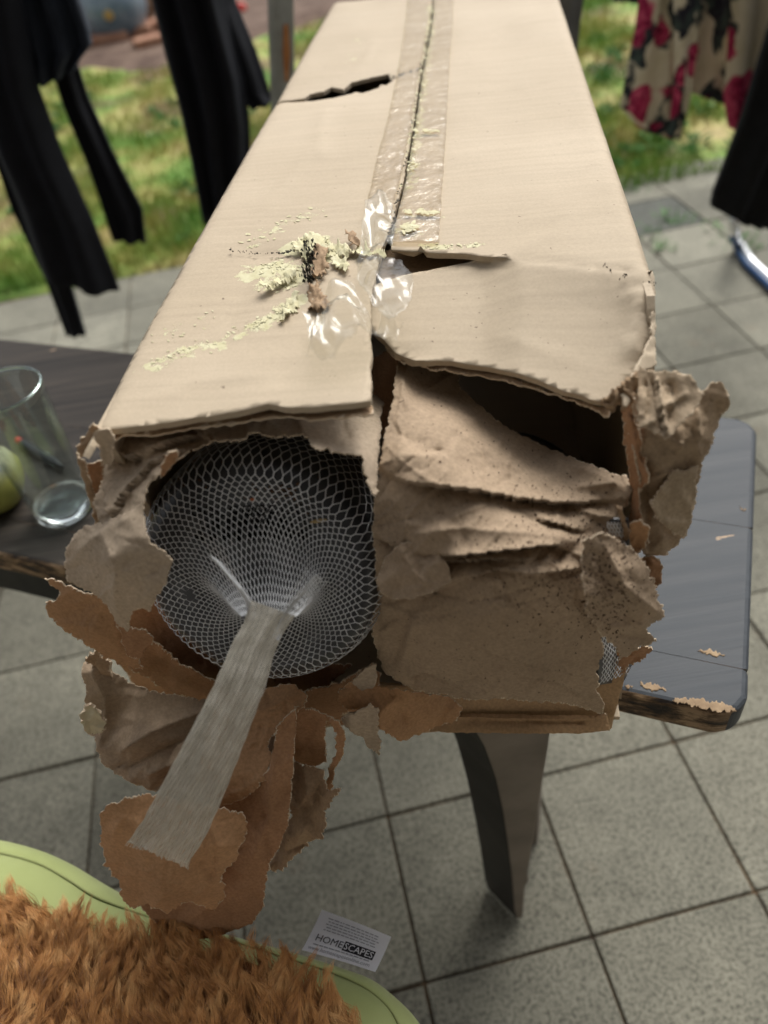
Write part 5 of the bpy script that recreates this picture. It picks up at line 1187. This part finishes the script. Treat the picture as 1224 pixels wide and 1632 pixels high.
for k in range(1, 5):
    rowsC.append([OU[i] + Vector((0, 0, -.012 - .017 * k)) + (cen - OU[i]).normalized() * (.012 * k * k / 8) for i in range(m)])
for r_ in rowsC: V += r_
for k in range(len(rowsC) - 1):
    for i in range(m - 1): F.append((k * m + i, k * m + i + 1, (k + 1) * m + i + 1, (k + 1) * m + i))
recalc(link('cover', V, F, M_green, cu))
V, F = tube_data([p + Vector((0, 0, -.0015)) for p in SE], .0011, 6); link('seam_stitching', V, F, simple('dark_green_thread', (.05, .08, .015), (.08, .11, .03), 50, .9), cu)
# sewn label
lab = [onz(513, 1450, CZ + .012), onz(623.5, 1493, CZ + .012), onz(598, 1549, CZ + .001), onz(481, 1514, CZ + .001)]
def lq(u, v, h=0):
    p = lab[0].lerp(lab[1], u).lerp(lab[3].lerp(lab[2], u), v); return p + Vector((0, 0, h + .0022 * math.sin(u * PI) - .003 * math.sin(v * PI) * .6))
M_lab = simple('label_white', (.66, .68, .72), (.74, .76, .80), 20, .6); M_ink = simple('label_ink', (.015, .016, .02), (.025, .026, .03), 20, .7); M_grey = simple('label_grey', (.22, .23, .26), (.28, .29, .32), 20, .7)
V = []; F = []
for j in range(9):
    for i in range(13): V.append(lq(i / 12, j / 8))
F = [(j * 13 + i, j * 13 + i + 1, (j + 1) * 13 + i + 1, (j + 1) * 13 + i) for j in range(8) for i in range(12)]
n0 = len(V); V += [p - Vector((0, 0, .0004)) for p in V]; F += [tuple(x + n0 for x in f)[::-1] for f in F]
lbl = recalc(link('sewn_label', V, F, M_lab, cu))
lbl['_w'] = tuple(cu.location)
def ribbon(u0, u1, v0, v1, mt, h, name):
    V = []; F = []
    for j in range(3):
        for i in range(11): V.append(lq(u0 + (u1 - u0) * i / 10, v0 + (v1 - v0) * j / 2, h))
    F = [(j * 11 + i, j * 11 + i + 1, (j + 1) * 11 + i + 1, (j + 1) * 11 + i) for j in range(2) for i in range(10)]
    return link(name, V, F, mt, lbl, False)
ribbon(.485, .90, .50, .74, M_ink, .0003, 'dark_panel')
def text(s_, u0, u1, vb, vt, mt, h, fit=True):
    cu_ = bpy.data.curves.new('lettering', 'FONT'); cu_.body = s_; cu_.resolution_u = 2
    o = bpy.data.objects.new('lettering', cu_); COL.objects.link(o); dg = bpy.context.evaluated_depsgraph_get(); me = bpy.data.meshes.new_from_object(o.evaluated_get(dg))
    COL.objects.unlink(o); bpy.data.objects.remove(o)
    xs = [v.co.x for v in me.vertices]; ys = [v.co.y for v in me.vertices]; x0, x1 = min(xs), max(xs); y0, y1 = (0, max(ys))
    V = [lq(u0 + (u1 - u0) * (v.co.x - x0) / (x1 - x0), vb + (vt - vb) * (v.co.y - y0) / (y1 - y0), h) for v in me.vertices]; F = [tuple(p.vertices) for p in me.polygons]
    return link('lettering', V, F, mt, lbl, False)
text('HOME', .10, .475, .70, .535, M_ink, .0005); text('SCAPES', .50, .885, .70, .535, M_lab, .0007)
text('www.homescapesonline.com', .06, .90, .93, .83, M_grey, .0004)
rl = random.Random(2)
for j in range(5):
    v = .12 + .068 * j; x = .14 + (.02 if j % 2 else 0)
    while x < .86:
        w = rl.uniform(.02, .075); ribbon(x, min(x + w, .90), v, v + .022, M_grey, .0004, 'small_print'); x += w + .014
x = .10
while x < .86:
    w = rl.uniform(.03, .08); ribbon(x, min(x + w, .89), .775, .80, M_grey, .0004, 'small_print'); x += w + .012
# fur
def fur_mat():
    m, t, b = mat('ginger_fur', (.4, .18, .06), .62, .25)
    base = ramp(t, nz(t, 45, 4), [(.3, (.28, .115, .032)), (.5, (.55, .265, .085)), (.74, (.74, .45, .19))])
    t.links.new(base, b.inputs['Base Color']); b.inputs['Sheen Weight'].default_value = .3; return m
M_fur = fur_mat()
def cush_top(x, y):
    return CZ + .016
fur_edge = [(-200, 1415), (-60, 1430), (0, 1445), (60, 1462), (130, 1495), (190, 1512), (250, 1516), (330, 1522), (410, 1540), (480, 1572), (535, 1602), (575, 1640), (600, 1690), (610, 1760)]
fe = [onz(x, y, CZ + .016) for x, y in fur_edge]
poly = [(p.x, p.y) for p in fe] + [(onz(640, 1900, CZ).x, onz(640, 1900, CZ).y), (onz(-200, 1900, CZ).x, onz(-200, 1900, CZ).y)]
R = random.Random(21); V = []; F = []
xs = [p[0] for p in poly]; ys = [p[1] for p in poly]
ncl = 0; tries = 0
while ncl < 1650 and tries < 60000:
    tries += 1; x = R.uniform(min(xs), max(xs)); y = R.uniform(max(min(ys), .02), max(ys))
    if not inpoly(x, y, poly): continue
    ncl += 1
    a = PI / 2 + .15 + .9 * noise.noise(Vector((x * 8, y * 8, 0))) + R.gauss(0, .15); L = R.uniform(.018, .034)
    base = Vector((x, y, CZ + .018)); d = Vector((math.cos(a), math.sin(a), 0)); up = R.uniform(.016, .030); cv = R.uniform(-.008, .008); sd_ = Vector((-d.y, d.x, 0))
    tip = base + d * L + Vector((0, 0, up * .85)) + sd_ * cv
    midp = base + d * L * .40 + Vector((0, 0, up * .75)) - sd_ * cv * .6
    nk = R.randint(38, 60); sprd = R.uniform(.0026, .0050)
    for k in range(nk):
        o_ = Vector((R.gauss(0, sprd), R.gauss(0, sprd), 0)); j = Vector((R.gauss(0, .0007), R.gauss(0, .0007), R.gauss(0, .0007))); l_ = R.uniform(.55, 1.1)
        ph = R.uniform(0, 6.28); cr1 = sd_ * ((.0016 * math.sin(ph))); cr2 = sd_ * (.0016 * math.sin(ph + 2.4))
        P = [base + o_, base.lerp(midp, .5) + o_ * .85 + j + cr1, midp + o_ * .6 + j - cr2, (midp.lerp(tip, .6) + o_ * .30 + cr2), midp.lerp(tip, l_) + o_ * .13]
        w = .00021; b = len(V); s2 = (sd_ * R.uniform(-1, 1) + d * R.uniform(-.4, .4) + Vector((0, 0, R.uniform(-.5, .5)))).normalized()
        for q, p in enumerate(P[:-1]): ww = w * (1 - q * .16); V += [p - s2 * ww, p + s2 * ww]
        V.append(P[-1])
        for q in range(3): F.append((b + 2 * q, b + 2 * q + 1, b + 2 * q + 3, b + 2 * q + 2))
        F.append((b + 6, b + 7, b + 8))
fur = link('fur_throw', V, F, M_fur, None); tag(fur, 'shaggy ginger brown fur lying on the green cushion', 'fur throw')
# hide of the fur
V = []; inner = [(p.x, p.y) for p in catm([Vector((q[0], q[1], 0)) for q in poly[:len(fe)]], 3)]
ring = inner + poly[len(fe):]
link('hide', [(x, y, CZ + .013 + .008) for x, y in ring] + [(x, y, CZ + .004) for x, y in ring], [tuple(range(len(ring)))] + [(i, i + len(ring), (i + 1) % len(ring) + len(ring), (i + 1) % len(ring)) for i in range(len(ring))], simple('hide_dark', (.16, .06, .02), (.25, .10, .035), 40, .9), fur)
# chair seat board under the cushion
seat = empty('patio_seat', onz(200, 1750, 0), 'dark seat under the green cushion', 'seat')
sb = [onz(-150, 1400, CZ - .10), onz(620, 1620, CZ - .10), onz(560, 2100, CZ - .10), onz(-150, 2100, CZ - .10)]
prism('seat_board', sb, (0, 0, .018), M_legw, seat, .002)
for p in sb:
    q = p.lerp(sum(sb, Vector()) / 4, .12); bar('leg', Vector((q.x, q.y, 0)), Vector((q.x, q.y, CZ - .101)), .014, .014, M_legw, seat)
for o in bpy.data.objects:
    if '_w' in o: del o['_w']
print('objects', len(bpy.data.objects), 'tris', sum(len(o.data.polygons) for o in bpy.data.objects if o.type == 'MESH'))
